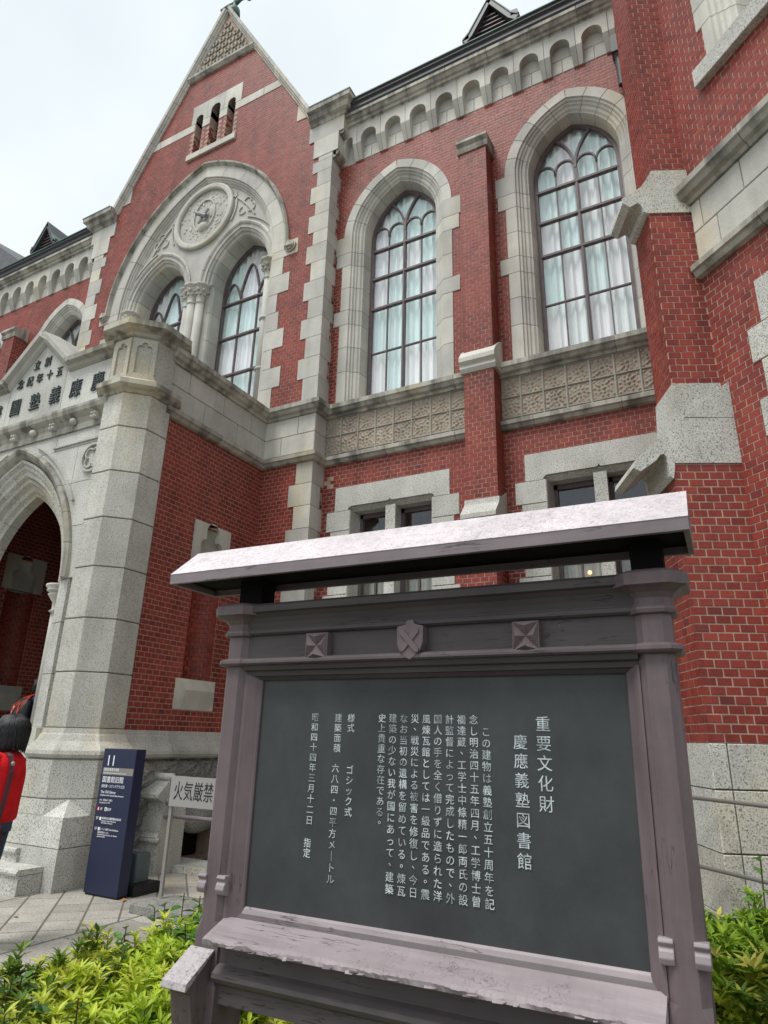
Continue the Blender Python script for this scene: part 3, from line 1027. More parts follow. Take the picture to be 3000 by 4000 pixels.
    m.loft([[F.p(u, d, z) for d, z in [(.30, 13.395), (.40, 13.395), (.40, 13.415), (.31, 13.435)]] for u in (XR, u1)])
    m.obj('gutter_rim', 'copper', LIB)
    # roof slope behind the gutter
    m = M()
    m.hexa([F.p(XR - .4, .25, 13.38), F.p(u1 + 4, .25, 13.38), F.p(u1 + 4, -6.5, 17.6), F.p(XR - .4, -6.5, 17.6), F.p(XR - .4, .25, 13.3), F.p(u1 + 4, .25, 13.3), F.p(u1 + 4, -6.5, 13.3), F.p(XR - .4, -6.5, 13.3)])
    m.obj('roof', 'slate', LIB)
    # little dormer gable
    dc = -2.57
    m = M()
    fd = Fr(*F.p(0, -.15, 0)[:2], F.u[0], 0, 0, -1)
    m.prism(fd, [(dc - .40, 14.15), (dc + .40, 14.15), (dc, 14.86)], -1.2, -.06)
    dm = m.obj('dormer', 'dark', LIB)
    m = M()
    m.ribbon(fd, [(dc - .52, 14.18), (dc - .40, 14.30), (dc, 15.0)], .11, -1.3, .06)
    m.ribbon(fd, [(dc, 15.0), (dc + .40, 14.30), (dc + .52, 14.18)], .11, -1.3, .06)
    m.ribbon(fd, [(dc - .45, 14.14), (dc + .45, 14.14)], .08, -1.2, .02)
    m.prism(fd, [(dc + .40, 14.28), (dc + .56, 14.28), (dc + .53, 14.40), (dc + .42, 14.42)], -.6, .06)
    m.prism(fd, [(dc - .56, 14.22), (dc - .42, 14.22), (dc - .42, 14.32), (dc - .54, 14.30)], -.6, .06)
    m.obj('dormer_roof', 'zinc', dm)
    m = M()
    m.ribbon(fd, [(dc - .54, 14.24), (dc - .42, 14.36), (dc, 15.07), (dc + .42, 14.36), (dc + .54, 14.26)], .025, -1.3, .075)
    m.obj('dormer_edge', 'copper', dm)
    for k in range(5):
        z = 14.24 + k * .11
        wv = .36 - k * .065
        m = M()
        m.box(fd, dc - wv, dc + wv, z, z + .02, -.06, -.02)
        m.obj('dormer_louver', 'frame', dm)
    return wall

wing(FM, True)
wing(FL, False)

# ------------------------------------------------------------------ gabled central block
XL = 2 * CX - XR
def mir(u):
    return 2 * CX - u
def brick_edge(z):      # right rake of the brick
    return -7.06 - (z - 14.95) / 1.79
def gable_block():
    F = FB
    cxs = (CX + 1.10, CX - 1.10)
    big = [(CX - 2.12, 6.93)] + arch_pts(CX, 10.35, 2.12, 3.02, 20) + [(CX + 2.12, 6.93)]
    slits = [(-9.63, -9.41, 15.25), (-9.18, -8.90, 15.33), (-8.667, -8.44, 15.25)]
    sh = []
    for a, b, t in slits:
        r = (b - a) / 2
        sh.append([(a, 14.17), (b, 14.17)] + [((a + b) / 2 + r * cos(pi * i / 8), t + r * sin(pi * i / 8)) for i in range(9)])
    m = M()
    outer = [(XL, 0), (-10.9, 0), (-10.9, 5.9), (XP + 0, 5.9), (XP, 0), (XR, 0), (XR, 13.4), (-6.25, 13.65), (CX + .02, 18.40), (mir(-6.25), 13.65), (XL, 13.4)]
    outer = [(XL, 0), (XR, 0), (XR, 13.4), (-6.25, 13.55), (CX, 18.45), (mir(-6.25), 13.55), (XL, 13.4)]
    m.prism(F, outer, -.42, -.003, [big] + sh + [[(-9.75, .6), (-8.35, .6), (-8.35, 3.2), (-9.75, 3.2)]])
    wall = m.obj('gable_wall', 'mortar', LIB)
    def keep(ua, ub, za, zb):
        um, zm = (ua + ub) / 2, (za + zb) / 2
        if zm > 13.3:
            e = brick_edge(zm) + .05
            if ub > e or ua < mir(e):
                return False
        if zb > 16.64:
            return False
        if all(in_arch(x, z, CX, 10.35, 6.8, 2.32 if z < 10.3 else 2.44, 3.22 if z < 10.3 else 3.34) for x in (ua, ub) for z in (za, zb)):
            return False
        for a, b, t in slits:
            if ub > a - .002 and ua < b + .002 and zb > 14.13 and zm < 15.4:
                return False
        if 14.92 < zm < 15.14 or (15.14 <= zm < 15.68 and -9.74 < um < -8.29):
            return False
        if 5.78 < zm < 6.95:
            return False
        if zm < 5.7 and um < XP - .02 and not (-11.1 < um):
            return True
        if zm < 3.2 and -9.75 < um < -8.35:
            return False
        return True
    b = M()
    brick_field(b, F, XL, XR, 1.592, 16.65, keep, phase=XP)
    b.obj('brick', 'brick', wall, kind='stuff', recalc=False)
    # return faces
    for G, nm in ((FBR, 1), (FBL, -1)):
        m = M()
        m.box(G, YB + .02, YM, 0, 13.3, -.1, -.003)
        w2 = m.obj('return_wall', 'mortar', LIB)
        b = M()
        brick_field(b, G, YB, YM - .002, 1.592, 5.79, phase=.03)
        brick_field(b, G, YB, YM - .002, 6.93, 12.2, phase=.03)
        b.obj('brick', 'brick', w2, kind='stuff', recalc=False)
    # quoins with returns (alternating long and short)
    zs_up = [6.93, 7.37, 7.775, 8.18, 8.58, 8.98, 9.385, 9.79, 10.19, 10.49, 10.895, 11.19, 11.59, 11.94, 12.21, 12.73, 13.03, 13.2]
    zs_lo = [1.60, 1.98, 2.36, 2.74, 3.12, 3.50, 3.88, 4.26, 4.66, 5.04, 5.42, 5.79]
    for zs, first in ((zs_up, 1), (zs_lo, 1)):
        for i in range(len(zs) - 1):
            long = (i + first) % 2 == 0
            w = .435 if long else .31
            wr = .245 if long else .335
            for side in (0, 1):
                a = XR if side == 0 else XL
                sg = -1 if side == 0 else 1
                m = M()
                g, c, dd = .0045, .006, .012
                x_in, x_out = a + sg * w, a - sg * dd
                m.wbox(min(x_in, x_out) + (g if side == 0 else 0), max(x_in, x_out) - (g if side == 1 else 0), YB - dd, YB + wr, zs[i] + g, zs[i + 1] - g)
                m.obj('quoin_stone', 'stone', LIB)
    # corner head: corbelled block and moulded cap on both corners
    for side in (0, 1):
        f = (lambda x: x) if side == 0 else mir
        def wb(m, x0, x1, y0, y1, z0, z1):
            a, b_ = sorted((f(x0), f(x1)))
            m.wbox(a, b_, y0, y1, z0, z1)
        m = M()
        wb(m, -6.12, -5.55, YB - .02, YM + .2, 12.33, 12.78)
        m.obj('kneeler_stone', 'stone', LIB)
        m = M()
        m.tube([(f(-5.60), YB + .0, 12.28), (f(-5.60), YM, 12.28)], .065, 10)
        wb(m, -5.69, -5.60, YB - .0, YM, 12.18, 12.33)
        m.obj('corbel_roll', 'trim', LIB)
        m = M()
        wb(m, -6.25, -5.44, YB - .02, YM + .3, 12.78, 13.17)
        m.obj('kneeler_stone', 'stone', LIB)
        m = M()
        m.tube([(f(-5.49), YB, 12.76), (f(-5.49), YM, 12.76)], .05, 10)
        m.obj('corbel_roll', 'trim', LIB)
        K = [(-.3, 13.16), (.03, 13.16), (.06, 13.22), (.12, 13.26), (.15, 13.36), (.21, 13.40), (.22, 13.50), (-.3, 13.60)]
        if side == 0:
            sweep_course([(-6.22, YB), (-5.44, YB), (-5.44, YM + .5)], [(0, -1), (1, 0)], K, 'kneeler_cap', 'trim', LIB)
        else:
            sweep_course([(mir(-5.44), YM + .5), (mir(-5.44), YB), (mir(-6.22), YB)], [(-1, 0), (0, -1)], K, 'kneeler_cap', 'trim', LIB)
        m = M()
        a, b_ = sorted((f(-6.18), f(-5.21)))
        m.wbox(a, b_, YB - .23, YM + .5, 13.50, 13.525)
        m.obj('cap_flashing', 'copper', LIB)
    # raking coping
    s = 1.79
    L = sqrt(1 + s * s)
    for side in (1, -1):
        tdir = (-1 / L * side, s / L)
        ndir = (s / L * side, 1 / L)
        x0, z0 = CX + side * (-6.20 - CX), None
        base = (-6.20, 14.95 + s * (-7.06 + 6.20))
        base = (CX + side * (base[0] - CX), base[1])
        total = (-6.20 - CX) * L
        nst = 15
        pf = [(-.06, -.35), (-.06, -.002), (-.055, .03), (-.02, .045), (-.01, .08), (.02, .09), (.03, .125), (.10, .135), (.10, -.38), (-.06, -.38)]
        pin = poly_inset(pf, .012)
        for i in range(nst):
            t0, t1 = total * i / nst, total * (i + 1) / nst
            m = M()
            secs = []
            for t, q in ((t0, pin), (t0 + GJ, pf), (t1 - GJ, pf), (t1, pin)):
                sec = []
                for p_, d in q:
                    tt = t
                    u = base[0] + tdir[0] * tt + ndir[0] * p_
                    z = base[1] + tdir[1] * tt + ndir[1] * p_
                    if (u - CX) * side < 0:       # mitre at the apex
                        z = z - abs(u - CX) * 0.0
                        u = CX
                    sec.append(F.p(u, d, z))
                secs.append(sec)
            m.loft(secs)
            m.obj('coping_stone', 'stone', LIB)
        sp = [(base[0] + side * 0, 13.62)]
        # springer block shown as a small stone in the brick
        a, b_ = (-6.62, -6.28) if side == 1 else (mir(-6.28), mir(-6.62))
        m = M()
        P3 = [(-6.62, 13.60), (-6.20, 13.70 - .12), (-6.33, 13.68), (-6.61, 14.20)]
        P3 = [(x if side == 1 else mir(x), z) for x, z in P3]
        m.prism(F, P3, -.05, .012)
        m.obj('springer_stone', 'stone', LIB)
    # roof behind gable
    m = M()
    G = Fr(0, YB + .42, 1, 0, 0, -1)
    m.prism(G, [(-6.0, 13.3), (CX, 18.35), (mir(-6.0), 13.3)], -7, 0)
    m.obj('roof', 'slate', LIB)
    # finial
    m = M()
    m.lathe((CX + .02, YB + .12), [(.16, 18.55), (.14, 18.75), (.06, 18.85), (.05, 19.1), (.09, 19.2), (.09, 19.35), (.03, 19.45), (.03, 19.8)], 12)
    m.tube([(CX + .02, YB + .12, 18.98), (CX + .22, YB + .10, 19.0), (CX + .42, YB + .08, 18.93), (CX + .50, YB + .08, 18.82)], [.06, .05, .05, .06], 8)
    m.ball((CX + .50, YB + .08, 18.84), .09, sc=(1, 1, .7))
    m.tube([(CX + .02, YB + .12, 18.98), (CX - .2, YB + .10, 19.0), (CX - .40, YB + .08, 18.93)], [.06, .05, .05], 8)
    m.obj('finial', 'copper', LIB, sm=True)
    # band and surround of the three slits
    ue = brick_edge(15.03) + .06
    for a, b_ in ((mir(ue), -10.75), (-10.75, -9.64), (-8.43, -7.62), (-7.62, ue)):
        sblock(F, a, b_, 14.915, 15.15, .012, 'band_stone', 'stone', LIB)
    for a, b_ in ((-9.41, -9.18), (-8.90, -8.667)):
        sblock(F, a, b_, 14.915, 15.15, .012, 'band_stone', 'stone', LIB, d0=-.30, g=.001)
    for (a, b_, c) in ((-9.77, -9.295, 0), (-9.295, -8.785, 1), (-8.785, -8.27, 2)):
        s0, s1, t = slits[c]
        r = (s1 - s0) / 2
        arc = [((s0 + s1) / 2 - r * cos(pi * i / 8), t + r * sin(pi * i / 8)) for i in range(9)]
        m = M()
        m.prism(F, [(a + .003, 15.155), (s0, 15.155)] + arc + [(s1, 15.155), (b_ - .003, 15.155), (b_ - .003, 15.71), (a + .003, 15.71)], -.30, .012)
        m.obj('slit_head', 'stone', LIB)
    sblock(F, -9.75, -8.30, 14.0, 14.17, .05, 'window_sill', 'stone', LIB, d0=-.3)
    for k, (a, b_, t) in enumerate(slits):
        m = M()
        m.box(F, a - .01, b_ + .01, 14.1, 15.6, -.37, -.34)
        so = m.obj('slit_back', 'dark', LIB)
        b = M()
        for q, nx in ((a, 1), (b_, -1)):
            G = Fr(q, YB, 0, 1, nx, 0)
            brick_field(b, G, 0, .33, 14.17, 14.915, phase=.02)
        b.obj('brick', 'brick', so, kind='stuff', recalc=False)
        if k == 1:
            for j in range(12):
                m = M()
                z = 14.22 + j * .085
                m.hexa([F.p(a, -.20, z), F.p(b_, -.20, z), F.p(b_, -.20, z + .012), F.p(a, -.20, z + .012), F.p(a, -.27, z + .05), F.p(b_, -.27, z + .05), F.p(b_, -.27, z + .062), F.p(a, -.27, z + .062)])
                m.obj('louver', 'lead', so)
    # carved triangle
    m = M()
    e = brick_edge(16.75)
    m.prism(F, [(mir(e) , 16.70), (e, 16.70), (CX, 18.44)], -.05, -.01)
    tri = m.obj('carved_gable_panel', 'tile', LIB)
    m = M()
    m.loft([[F.p(u, d, z) for d, z in [(0, 16.62), (.04, 16.63), (.10, 16.70), (.10, 16.76), (.0, 16.80)]] for u in (mir(brick_edge(16.6)) + .04, brick_edge(16.6) - .04)])
    m.obj('panel_base_moulding', 'trim', LIB)
    row = 0
    z = 16.84
    while z < 18.2:
        hw = brick_edge(z + .12) - CX - .06
        n = int(hw * 2 / .21)
        for i in range(n):
            x = CX + (i - (n - 1) / 2) * .215
            m = M()
            m.prism(F, [(x - .09, z + .15), (x - .03, z + .17), (x, z + .145), (x + .03, z + .17), (x + .09, z + .15), (x + .085, z + .06), (x + .03, z), (x, z + .05), (x - .03, z), (x - .085, z + .06)], -.01, .035)
            m.ball(F.p(x, .04, z + .1), .03, 8, 5)
            m.obj('carved_shield', 'tile', tri)
        z += .225
        row += 1
    # ---- big arch
    hood = [(3.40, -.02), (3.405, .05), (3.38, .095), (3.345, .09), (3.325, .05), (3.30, .012), (3.30, -.02)]
    ring_stones(F, CX, 10.35, .90, hood, 8, 'hood_stone', 'trim', LIB)
    band = [(3.298, -.10), (3.298, .012), (3.035, .012), (3.02, -.015), (2.99, -.02), (2.975, -.05), (2.95, -.055), (2.93, -.09), (2.90, -.10), (2.88, -.14), (2.88, -.30), (3.298, -.30)]
    ring_stones(F, CX, 10.35, .90, band, 6, 'voussoir', 'stone', LIB)
    lv = [10.53, 10.18, 9.79, 9.37, 8.96, 8.57, 8.17, 7.77, 7.36, 6.93]
    ow = [2.72, 2.40, 2.575, 2.33, 2.40, 2.55, 2.32, 2.553, 2.39]
    lv2 = [10.35] + lv[1:]
    jamb_stones(F, CX, .90, band, lv2, 'jamb_stone', 'stone', LIB, ow)
    for sx in (1, -1):
        sblock(F, *sorted((CX + sx * 2.36, CX + sx * 2.72)), 10.35, 10.53, .0125, 'jamb_stone', 'stone', LIB)
        c = (CX + sx * 2.56, 10.36)
        m = M()
        for r, d0, d1 in ((.125, 0, .05), (.095, .05, .085), (.05, .085, .12)):
            m.prism(F, circle(c[0], c[1], r, 16), d0, d1)
        for k in range(3):
            q = (c[0] + .055 * cos(k * 2.09 + 1.57), c[1] + .055 * sin(k * 2.09 + 1.57))
            m.ball(F.p(q[0], .09, q[1]), .035, 8, 5)
        m.obj('label_stop', 'trim', LIB)
    # tympanum
    wS, RS, zS = .83, 1.184, 10.40
    oS = RS - wS
    poly = arch_pts(CX, 10.35, 1.99, 2.89, 20)[::-1]      # right spring -> apex -> left spring
    lo = arch_pts(cxs[1], zS, wS, RS, 12)
    hi = arch_pts(cxs[0], zS, wS, RS, 12)
    ring = [(CX + 1.99, 10.33)] + poly + [(CX - 1.99, 10.33), (cxs[1] - wS, 10.33)] + lo + [(cxs[1] + wS, 10.33), (cxs[0] - wS, 10.33)] + hi + [(cxs[0] + wS, 10.33)]
    m = M()
    m.prism(F, ring, -.30, -.115)
    tym = m.obj('tympanum', 'stone', LIB)
    for cc in cxs:
        pf = [(RS + .155, -.13), (RS + .155, -.085), (RS + .12, -.07), (RS + .085, -.085), (RS + .07, -.11), (RS + .03, -.115), (RS, -.14), (RS - .05, -.16), (RS - .06, -.20), (RS - .10, -.22), (RS - .115, -.26), (RS - .125, -.70), (RS + .155, -.70)]
        ring_stones(F, cc, zS, oS, pf, 5, 'voussoir', 'stone', LIB)
        sidej = [(RS + .10, -.24), (RS - .06, -.24), (RS - .10, -.26), (RS - .125, -.30), (RS - .125, -.70), (RS + .10, -.70)]
        jamb_stones(F, cc, oS, sidej, [10.40, 9.75, 9.1, 8.45, 7.8, 7.15, 6.9], 'jamb_stone', 'stone', LIB)
        m = M()
        m.box(F, cc - .86, cc + .86, 6.85, 6.97, -.72, -.02)
        m.obj('window_sill', 'stone', LIB)
        pane_and_frame(F, cc, zS, oS, RS - .135, wS - .135, 9.98, 7.02, -.60, 5, LIB, [10.08, 9.24, 8.35, 7.55], three=True)
    def colonette(x, d, r, ztop, rings):
        m = M()
        c = F.p(x, d, 0)
        m.lathe(c, [(r, 6.9), (r, ztop)], 14)
        for z in rings:
            m.lathe(c, [(r, z - .04), (r + .025, z - .03), (r + .03, z), (r + .015, z + .02), (r, z + .03)], 14)
        m.obj('colonette', 'stone', LIB, sm=True)
        m = M()
        m.lathe(c, [(r, ztop - .42), (r + .02, ztop - .40), (r, ztop - .38), (r + .015, ztop - .25), (r + .075, ztop - .09), (r + .08, ztop - .08)], 14)
        m.lathe(c, [(r + .06, ztop - .09), (r + .09, ztop - .07), (r + .09, ztop - .04), (r + .12, ztop - .02), (r + .12, ztop + .01), (r + .05, ztop + .03)], 8, pi / 8)
        for k in range(8):
            a = k * pi / 4 + .3
            m.ball((c[0] + (r + .06) * cos(a), c[1] + (r + .06) * sin(a), ztop - .14), .036, 8, 5)
            m.ball((c[0] + (r + .03) * cos(a + .4), c[1] + (r + .03) * sin(a + .4), ztop - .22), .028, 8, 5)
        m.obj('capital', 'stone', LIB, sm=True)
    for x, d in ((CX - .17, -.16), (CX + .17, -.16), (CX, -.10)):
        colonette(x, d, .088, 10.36, (8.62,))
    for sx in (1, -1):
        colonette(CX + sx * 1.93, -.17, .082, 10.36, (9.05, 7.95))
    m = M()
    m.box(F, CX - .30, CX + .30, 6.9, 10.4, -.69, -.232)
    m.obj('centre_pier', 'stone', LIB)
    # medallion
    mc = (CX, 12.24)
    m = M()
    nn = 40
    secs = []
    for i in range(nn):
        a = 2 * pi * i / nn
        secs.append([F.p(mc[0] + r * cos(a), d, mc[1] + r * sin(a)) for r, d in ((.70, -.115), (.71, -.06), (.745, -.03), (.775, -.05), (.80, -.03), (.835, -.05), (.85, -.115))])
    m.loft(secs, caps=False, ring=True)
    med = m.obj('medallion_ring', 'stone', LIB, sm=True)
    m = M()
    for i in range(150):
        a, r = RNG.uniform(0, 6.28), RNG.uniform(.30, .67)
        if abs(sin(a * 2)) < .25:
            continue
        m.ball(F.p(mc[0] + r * cos(a), -.115, mc[1] + r * sin(a)), RNG.uniform(.015, .04), 6, 4, sc=(1, .6, 1))
    m.obj('carved_foliage', 'stone', med)
    m = M()
    pts = [(mc[0] + .30 * cos(a), mc[1] + .05 + .42 * sin(a)) for a in [radians(-60 + 300 * i / 16) for i in range(17)]]
    m.ribbon(F, pts, .035, -.12, -.085)
    m.obj('carved_scroll', 'stone', med)
    for q, (a0, b0, a1, b1) in enumerate(((-.16, .10, .15, -.10), (.14, .14, -.12, -.16))):
        m = M()
        m.tube([F.p(mc[0] + a0, -.02 if q == 0 else -.06, mc[1] + b0), F.p(mc[0] + a1, -.02 if q == 0 else -.06, mc[1] + b1)], [.045, .05] if q == 0 else [.03, .03], 10)
        m.obj('carved_pen', 'lead' if q == 0 else 'stone', med)
    m = M()
    m.ball(F.p(mc[0] + .02, -.10, mc[1] - .27), .15, 12, 8, sc=(1, .5, .75))
    m.ball(F.p(mc[0] + .22, -.10, mc[1] + .08), .09, 10, 6, sc=(.8, .4, 1.9))
    m.obj('carved_figure', 'stone', med)
    # tracery ribs beside the medallion
    for sx in (1, -1):
        m = M()
        a = [(CX + sx * (.98 + .0 * t), 12.75 - .09 * t) for t in range(2)]
        pts1 = [(CX + sx * (-.90 + 2.72 * cos(t)), 10.35 + 2.72 * sin(t)) for t in [radians(30 + 24 * i / 10) for i in range(11)]]
        m.ribbon(F, pts1, .03, -.13, -.085)
        pts2 = [(CX + sx * (.92 * cos(t)), 12.24 + .92 * sin(t)) for t in [radians(-28 + 48 * i / 8) for i in range(9)]]
        m.ribbon(F, pts2, .03, -.13, -.085)
        pts3 = [(CX + sx * (1.10 + (RS + .24) * cos(t) - oS), zS + (RS + .24) * sin(t)) for t in [radians(30 + 38 * i / 8) for i in range(9)]]
        m.ribbon(F, pts3, .03, -.13, -.085)
        c0 = (CX + sx * 1.22, 12.02)
        for k in range(3):
            an = radians(90 + 120 * k)
            m.ribbon(F, [(c0[0] + .13 * cos(an) + .10 * cos(t), c0[1] + .13 * sin(an) + .10 * sin(t)) for t in [an - 1.9 + 3.8 * i / 8 for i in range(9)]], .022, -.13, -.09)
        m.obj('carved_tracery', 'stone', tym)
    # ashlar band between strings on the block front and its return
    for (z0, z1, cuts) in ((5.98, 6.325, (-6.70, -6.35, -5.685 + .012)), (6.325, 6.665, (-6.70, -6.02, -5.685 + .012))):
        for a, b_ in zip(cuts, cuts[1:]):
            sblock(F, a, b_, z0, z1, .012, 'ashlar_block', 'stone', LIB)
        sblock(FBR, YB - .012, YM, z0, z1, .012, 'ashlar_block', 'stone', LIB)
gable_block()
for z0, z1 in ((0, .44), (.44, .86), (.86, 1.27)):
    k_ = .25 if z0 == .44 else 0
    sblock(FB, XP, -6.2 + k_, z0, z1, .06, 'plinth_stone', 'rock', LIB)
    sblock(FB, -6.2 + k_, XR + .06, z0, z1, .06, 'plinth_stone', 'rock', LIB)
    sblock(FBR, YB - .06, YM, z0, z1, .06, 'plinth_stone', 'rock', LIB)
sblock(FB, XP, XR + .03, 1.27, 1.60, .03, 'plinth_stone', 'granite', LIB)
sblock(FBR, YB - .03, YM, 1.27, 1.60, .03, 'plinth_stone', 'granite', LIB)
for pf in (STR_U, STR_L):
    sweep_course([(0.25, YM), (XR, YM), (XR, YB), (XP, YB), (XP, 5.78)], [(0, -1), (1, 0), (0, -1), (1, 0)], pf, 'string_course', 'trim', LIB)
    # block string hidden behind the porch, far side
sweep_course([(mir(XP), YB), (XL, YB), (XL, YM)], [(0, -1), (-1, 0)], STR_U, 'string_course', 'trim', LIB)

# ------------------------------------------------------------------ porch
def octo(c, r):      # octagon with flats facing the axes; r = apothem
    R_ = r / cos(pi / 8)
    return [(c[0] + R_ * cos(pi / 8 + k * pi / 4), c[1] + R_ * sin(pi / 8 + k * pi / 4)) for k in range(8)]
def octo_loft(c, prof, name, mat, parent, **kw):
    m = M()
    m.loft([[(x, y, z) for x, y in octo(c, r)] for r, z in prof])
    return m.obj(name, mat, parent, **kw)

def column(c, detail):
    js = [1.60, 2.23, 2.865, 3.505, 4.145, 4.785, 5.425, 5.93]
    octo_loft(c, [(.418, 1.5), (.418, 6.0)], 'column_core', 'joint', LIB)
    for a, b in zip(js, js[1:]):
        octo_loft(c, [(.415, a + .004), (.43, a + .012), (.43, b - .012), (.415, b - .004)], 'column_drum', 'column', LIB)
    octo_loft(c, [(.40, 5.92), (.44, 5.93), (.47, 5.965), (.52, 5.98), (.56, 6.01), (.56, 6.08), (.50, 6.12), (.41, 6.18)], 'column_collar', 'trim', LIB)
    octo_loft(c, [(.445, 6.12), (.445, 6.20), (.405, 6.21), (.405, 6.80), (.43, 6.84)], 'column_pedestal', 'column', LIB)
    octo_loft(c, [(.40, 6.80), (.45, 6.83), (.47, 6.86), (.53, 6.875), (.575, 6.90), (.60, 6.91), (.60, 7.00), (.54, 7.03), (.30, 7.09)], 'column_cap', 'trim', LIB)
    if detail:
        for k in (4, 5, 6, 7):     # carved panels on visible faces
            a = k * pi / 4 + pi / 4 * 0 
            ang = k * pi / 4
            n = (cos(ang), sin(ang))
            t = (-n[1], n[0])
            G = Fr(c[0] + n[0] * .405, c[1] + n[1] * .405, t[0], t[1], n[0], n[1])
            hw = .165
            hole = [(-.10, 6.24), (.10, 6.24), (.10, 6.60)] + [(.055 + .045 * cos(q), 6.64 + .045 * sin(q)) for q in [0, .8, 1.6, 2.2]] + [(.0 + .04 * cos(q), 6.70 + .035 * sin(q)) for q in [.2, 1.0, 1.57, 2.1, 2.9]] + [(-.055 + .045 * cos(q), 6.64 + .045 * sin(q)) for q in [.95, 1.6, 2.4, 3.14]] + [(-.10, 6.60)]
            m = M()
            m.prism(G, [(-hw, 6.20), (hw, 6.20), (hw, 6.79), (-hw, 6.79)], -.01, .028, [hole])
            m.obj('carved_panel', 'column', LIB)
    # base: water table, octagonal plinth passing into a square foot
    octo_loft(c, [(.42, 1.60), (.445, 1.598), (.455, 1.545), (.47, 1.525), (.50, 1.46), (.56, 1.40), (.59, 1.36), (.595, 1.32), (.57, 1.285), (.53, 1.27), (.53, 1.25)][::-1], 'column_base', 'column', LIB)
    octo_loft(c, [(.565, .87), (.57, .88), (.57, 1.26)], 'plinth_stone', 'granite', LIB)
    for z0, z1, r in ((0.0, .400, .578), (.408, .70, .57)):
        m = M()
        m.wbox(c[0] - r, c[0] + r, c[1] - r, c[1] + .1, z0, z1)
        m.obj('plinth_stone', 'granite', LIB)
    octo_loft(c, [(.565, .70), (.57, .71), (.57, .862)], 'plinth_stone', 'granite', LIB)
    for sx in (1, -1):
        m = M()
        r = .57
        k = r * (sqrt(2) - 1)
        A, B, C = (c[0] + sx * r, c[1] - r, .70), (c[0] + sx * r, c[1] - k, .70), (c[0] + sx * k, c[1] - r, .70)
        D = (c[0] + sx * (r + k) / 2, c[1] - (r + k) / 2, .862)
        m.add([A, B, C, D], [(0, 1, 3), (0, 3, 2), (1, 2, 3), (0, 2, 1)])
        m.obj('plinth_gablet', 'granite', LIB)

CC = (-7.07, 5.67)
column(CC, True)
column((mir(CC[0]), CC[1]), False)

def trefoil(cu, cz, s):
    pts = []
    for k, a0 in ((0, -0.6), (1, 0.0), (2, 0.6)):
        pass
    right = [(cu + .155 * s, cz - .22 * s)] + [(cu + .09 * s + .085 * s * cos(q), cz - .07 * s + .085 * s * sin(q)) for q in (-.5, 0, .5, 1.0, 1.5)]
    top = [(cu + .10 * s * cos(q), cz + .10 * s + .11 * s * sin(q)) for q in (-.35, .1, .5, .9, 1.3, 1.57, 1.84, 2.24, 2.64, 3.04, 3.49)]
    left = [(2 * cu - a, b) for a, b in right[::-1]]
    return right + top + left

def niche(F, u0, u1, z_lo, z_hi, stone_mat, wallobj):
    """round-backed brick niche with a trefoil head stone and a sloped sill block"""
    cu = (u0 + u1) / 2
    hw = (u1 - u0) / 2
    m = M()
    hole = trefoil(cu, z_hi - .26, 1.35)
    m.prism(F, [(u0 - .1, z_hi - .62), (hole[0][0], z_hi - .62)] + hole + [(hole[-1][0], z_hi - .62), (u1 + .1, z_hi - .62), (u1 + .1, z_hi), (u0 - .1, z_hi)], -.06, .015)
    m.obj('niche_head', stone_mat, LIB)
    nb = 14
    b = M()
    back = M()
    secs = []
    for z in (z_lo - .05, z_hi - .60):
        secs.append([F.p(cu - hw * cos(pi * i / nb), -.01 - hw * .95 * sin(pi * i / nb), z) for i in range(nb + 1)])
    back.loft(secs, caps=False, closed=False)
    back.obj('niche_back', 'mortar', LIB, recalc=False)
    for k in range(int((z_hi - .60 - z_lo) / COURSE)):
        za = z_lo + k * COURSE
        nbk = 8
        for i in range(nbk):
            a0 = pi * (i + (.5 if k % 2 else 0)) / nbk + .025
            a1 = a0 + pi / nbk - .045
            a1 = min(a1, pi - .02)
            if a0 > pi - .08:
                continue
            q = [(a0), (a1)]
            r0, r1 = hw - .013, hw + .01
            v = []
            for rr in (r0, r1):
                for zz, aa in ((za + .004, a0), (za + .004, a1), (za + COURSE - .004, a1), (za + COURSE - .004, a0)):
                    v.append(F.p(cu - rr * cos(aa), -.0 - rr * .95 * sin(aa), zz))
            b.hexa(v, RNG.random())
    b.obj('brick', 'brick', LIB, kind='stuff', recalc=False)
    # dome top inside the head stone
    m = M()
    secs = []
    secs.append([F.p(cu - hw * cos(pi * i / 10) * .98, -.02 - hw * sin(pi * i / 10) * .9, z_hi - .62) for i in range(11)])
    for j in range(6):
        t = pi / 2 * j / 5
        secs.append([F.p(cu - hw * cos(pi * i / 10) * cos(t) * .98, -.02 - hw * sin(pi * i / 10) * cos(t) * .9, z_hi - .35 + .28 * sin(t)) for i in range(11)])
    m.loft(secs, caps=False, closed=False)
    m.obj('niche_dome', stone_mat, LIB, sm=True, recalc=False)
    # sill
    m = M()
    m.hexa([F.p(u0 - .10, .014, z_lo - .40), F.p(u1 + .09, .014, z_lo - .40), F.p(u1 + .09, .014, z_lo), F.p(u0 - .10, .014, z_lo), F.p(u0 - .10, -.1, z_lo - .40), F.p(u1 + .09, -.1, z_lo - .40), F.p(u1 + .09, -.1, z_lo), F.p(u0 - .10, -.1, z_lo)])
    m.obj('niche_sill', stone_mat, LIB)
    m = M()
    m.add([F.p(u0 - .0, .016, z_lo - .01), F.p(u1, .016, z_lo - .01), F.p(u1, .10, z_lo - .15), F.p(u0, .10, z_lo - .15), F.p(u0 + .03, .016, z_lo - .40), F.p(u1 - .03, .016, z_lo - .40)], [(0, 1, 2, 3), (3, 2, 5, 4), (0, 3, 4), (1, 5, 2)])
    m.obj('niche_sill_slope', stone_mat, LIB)

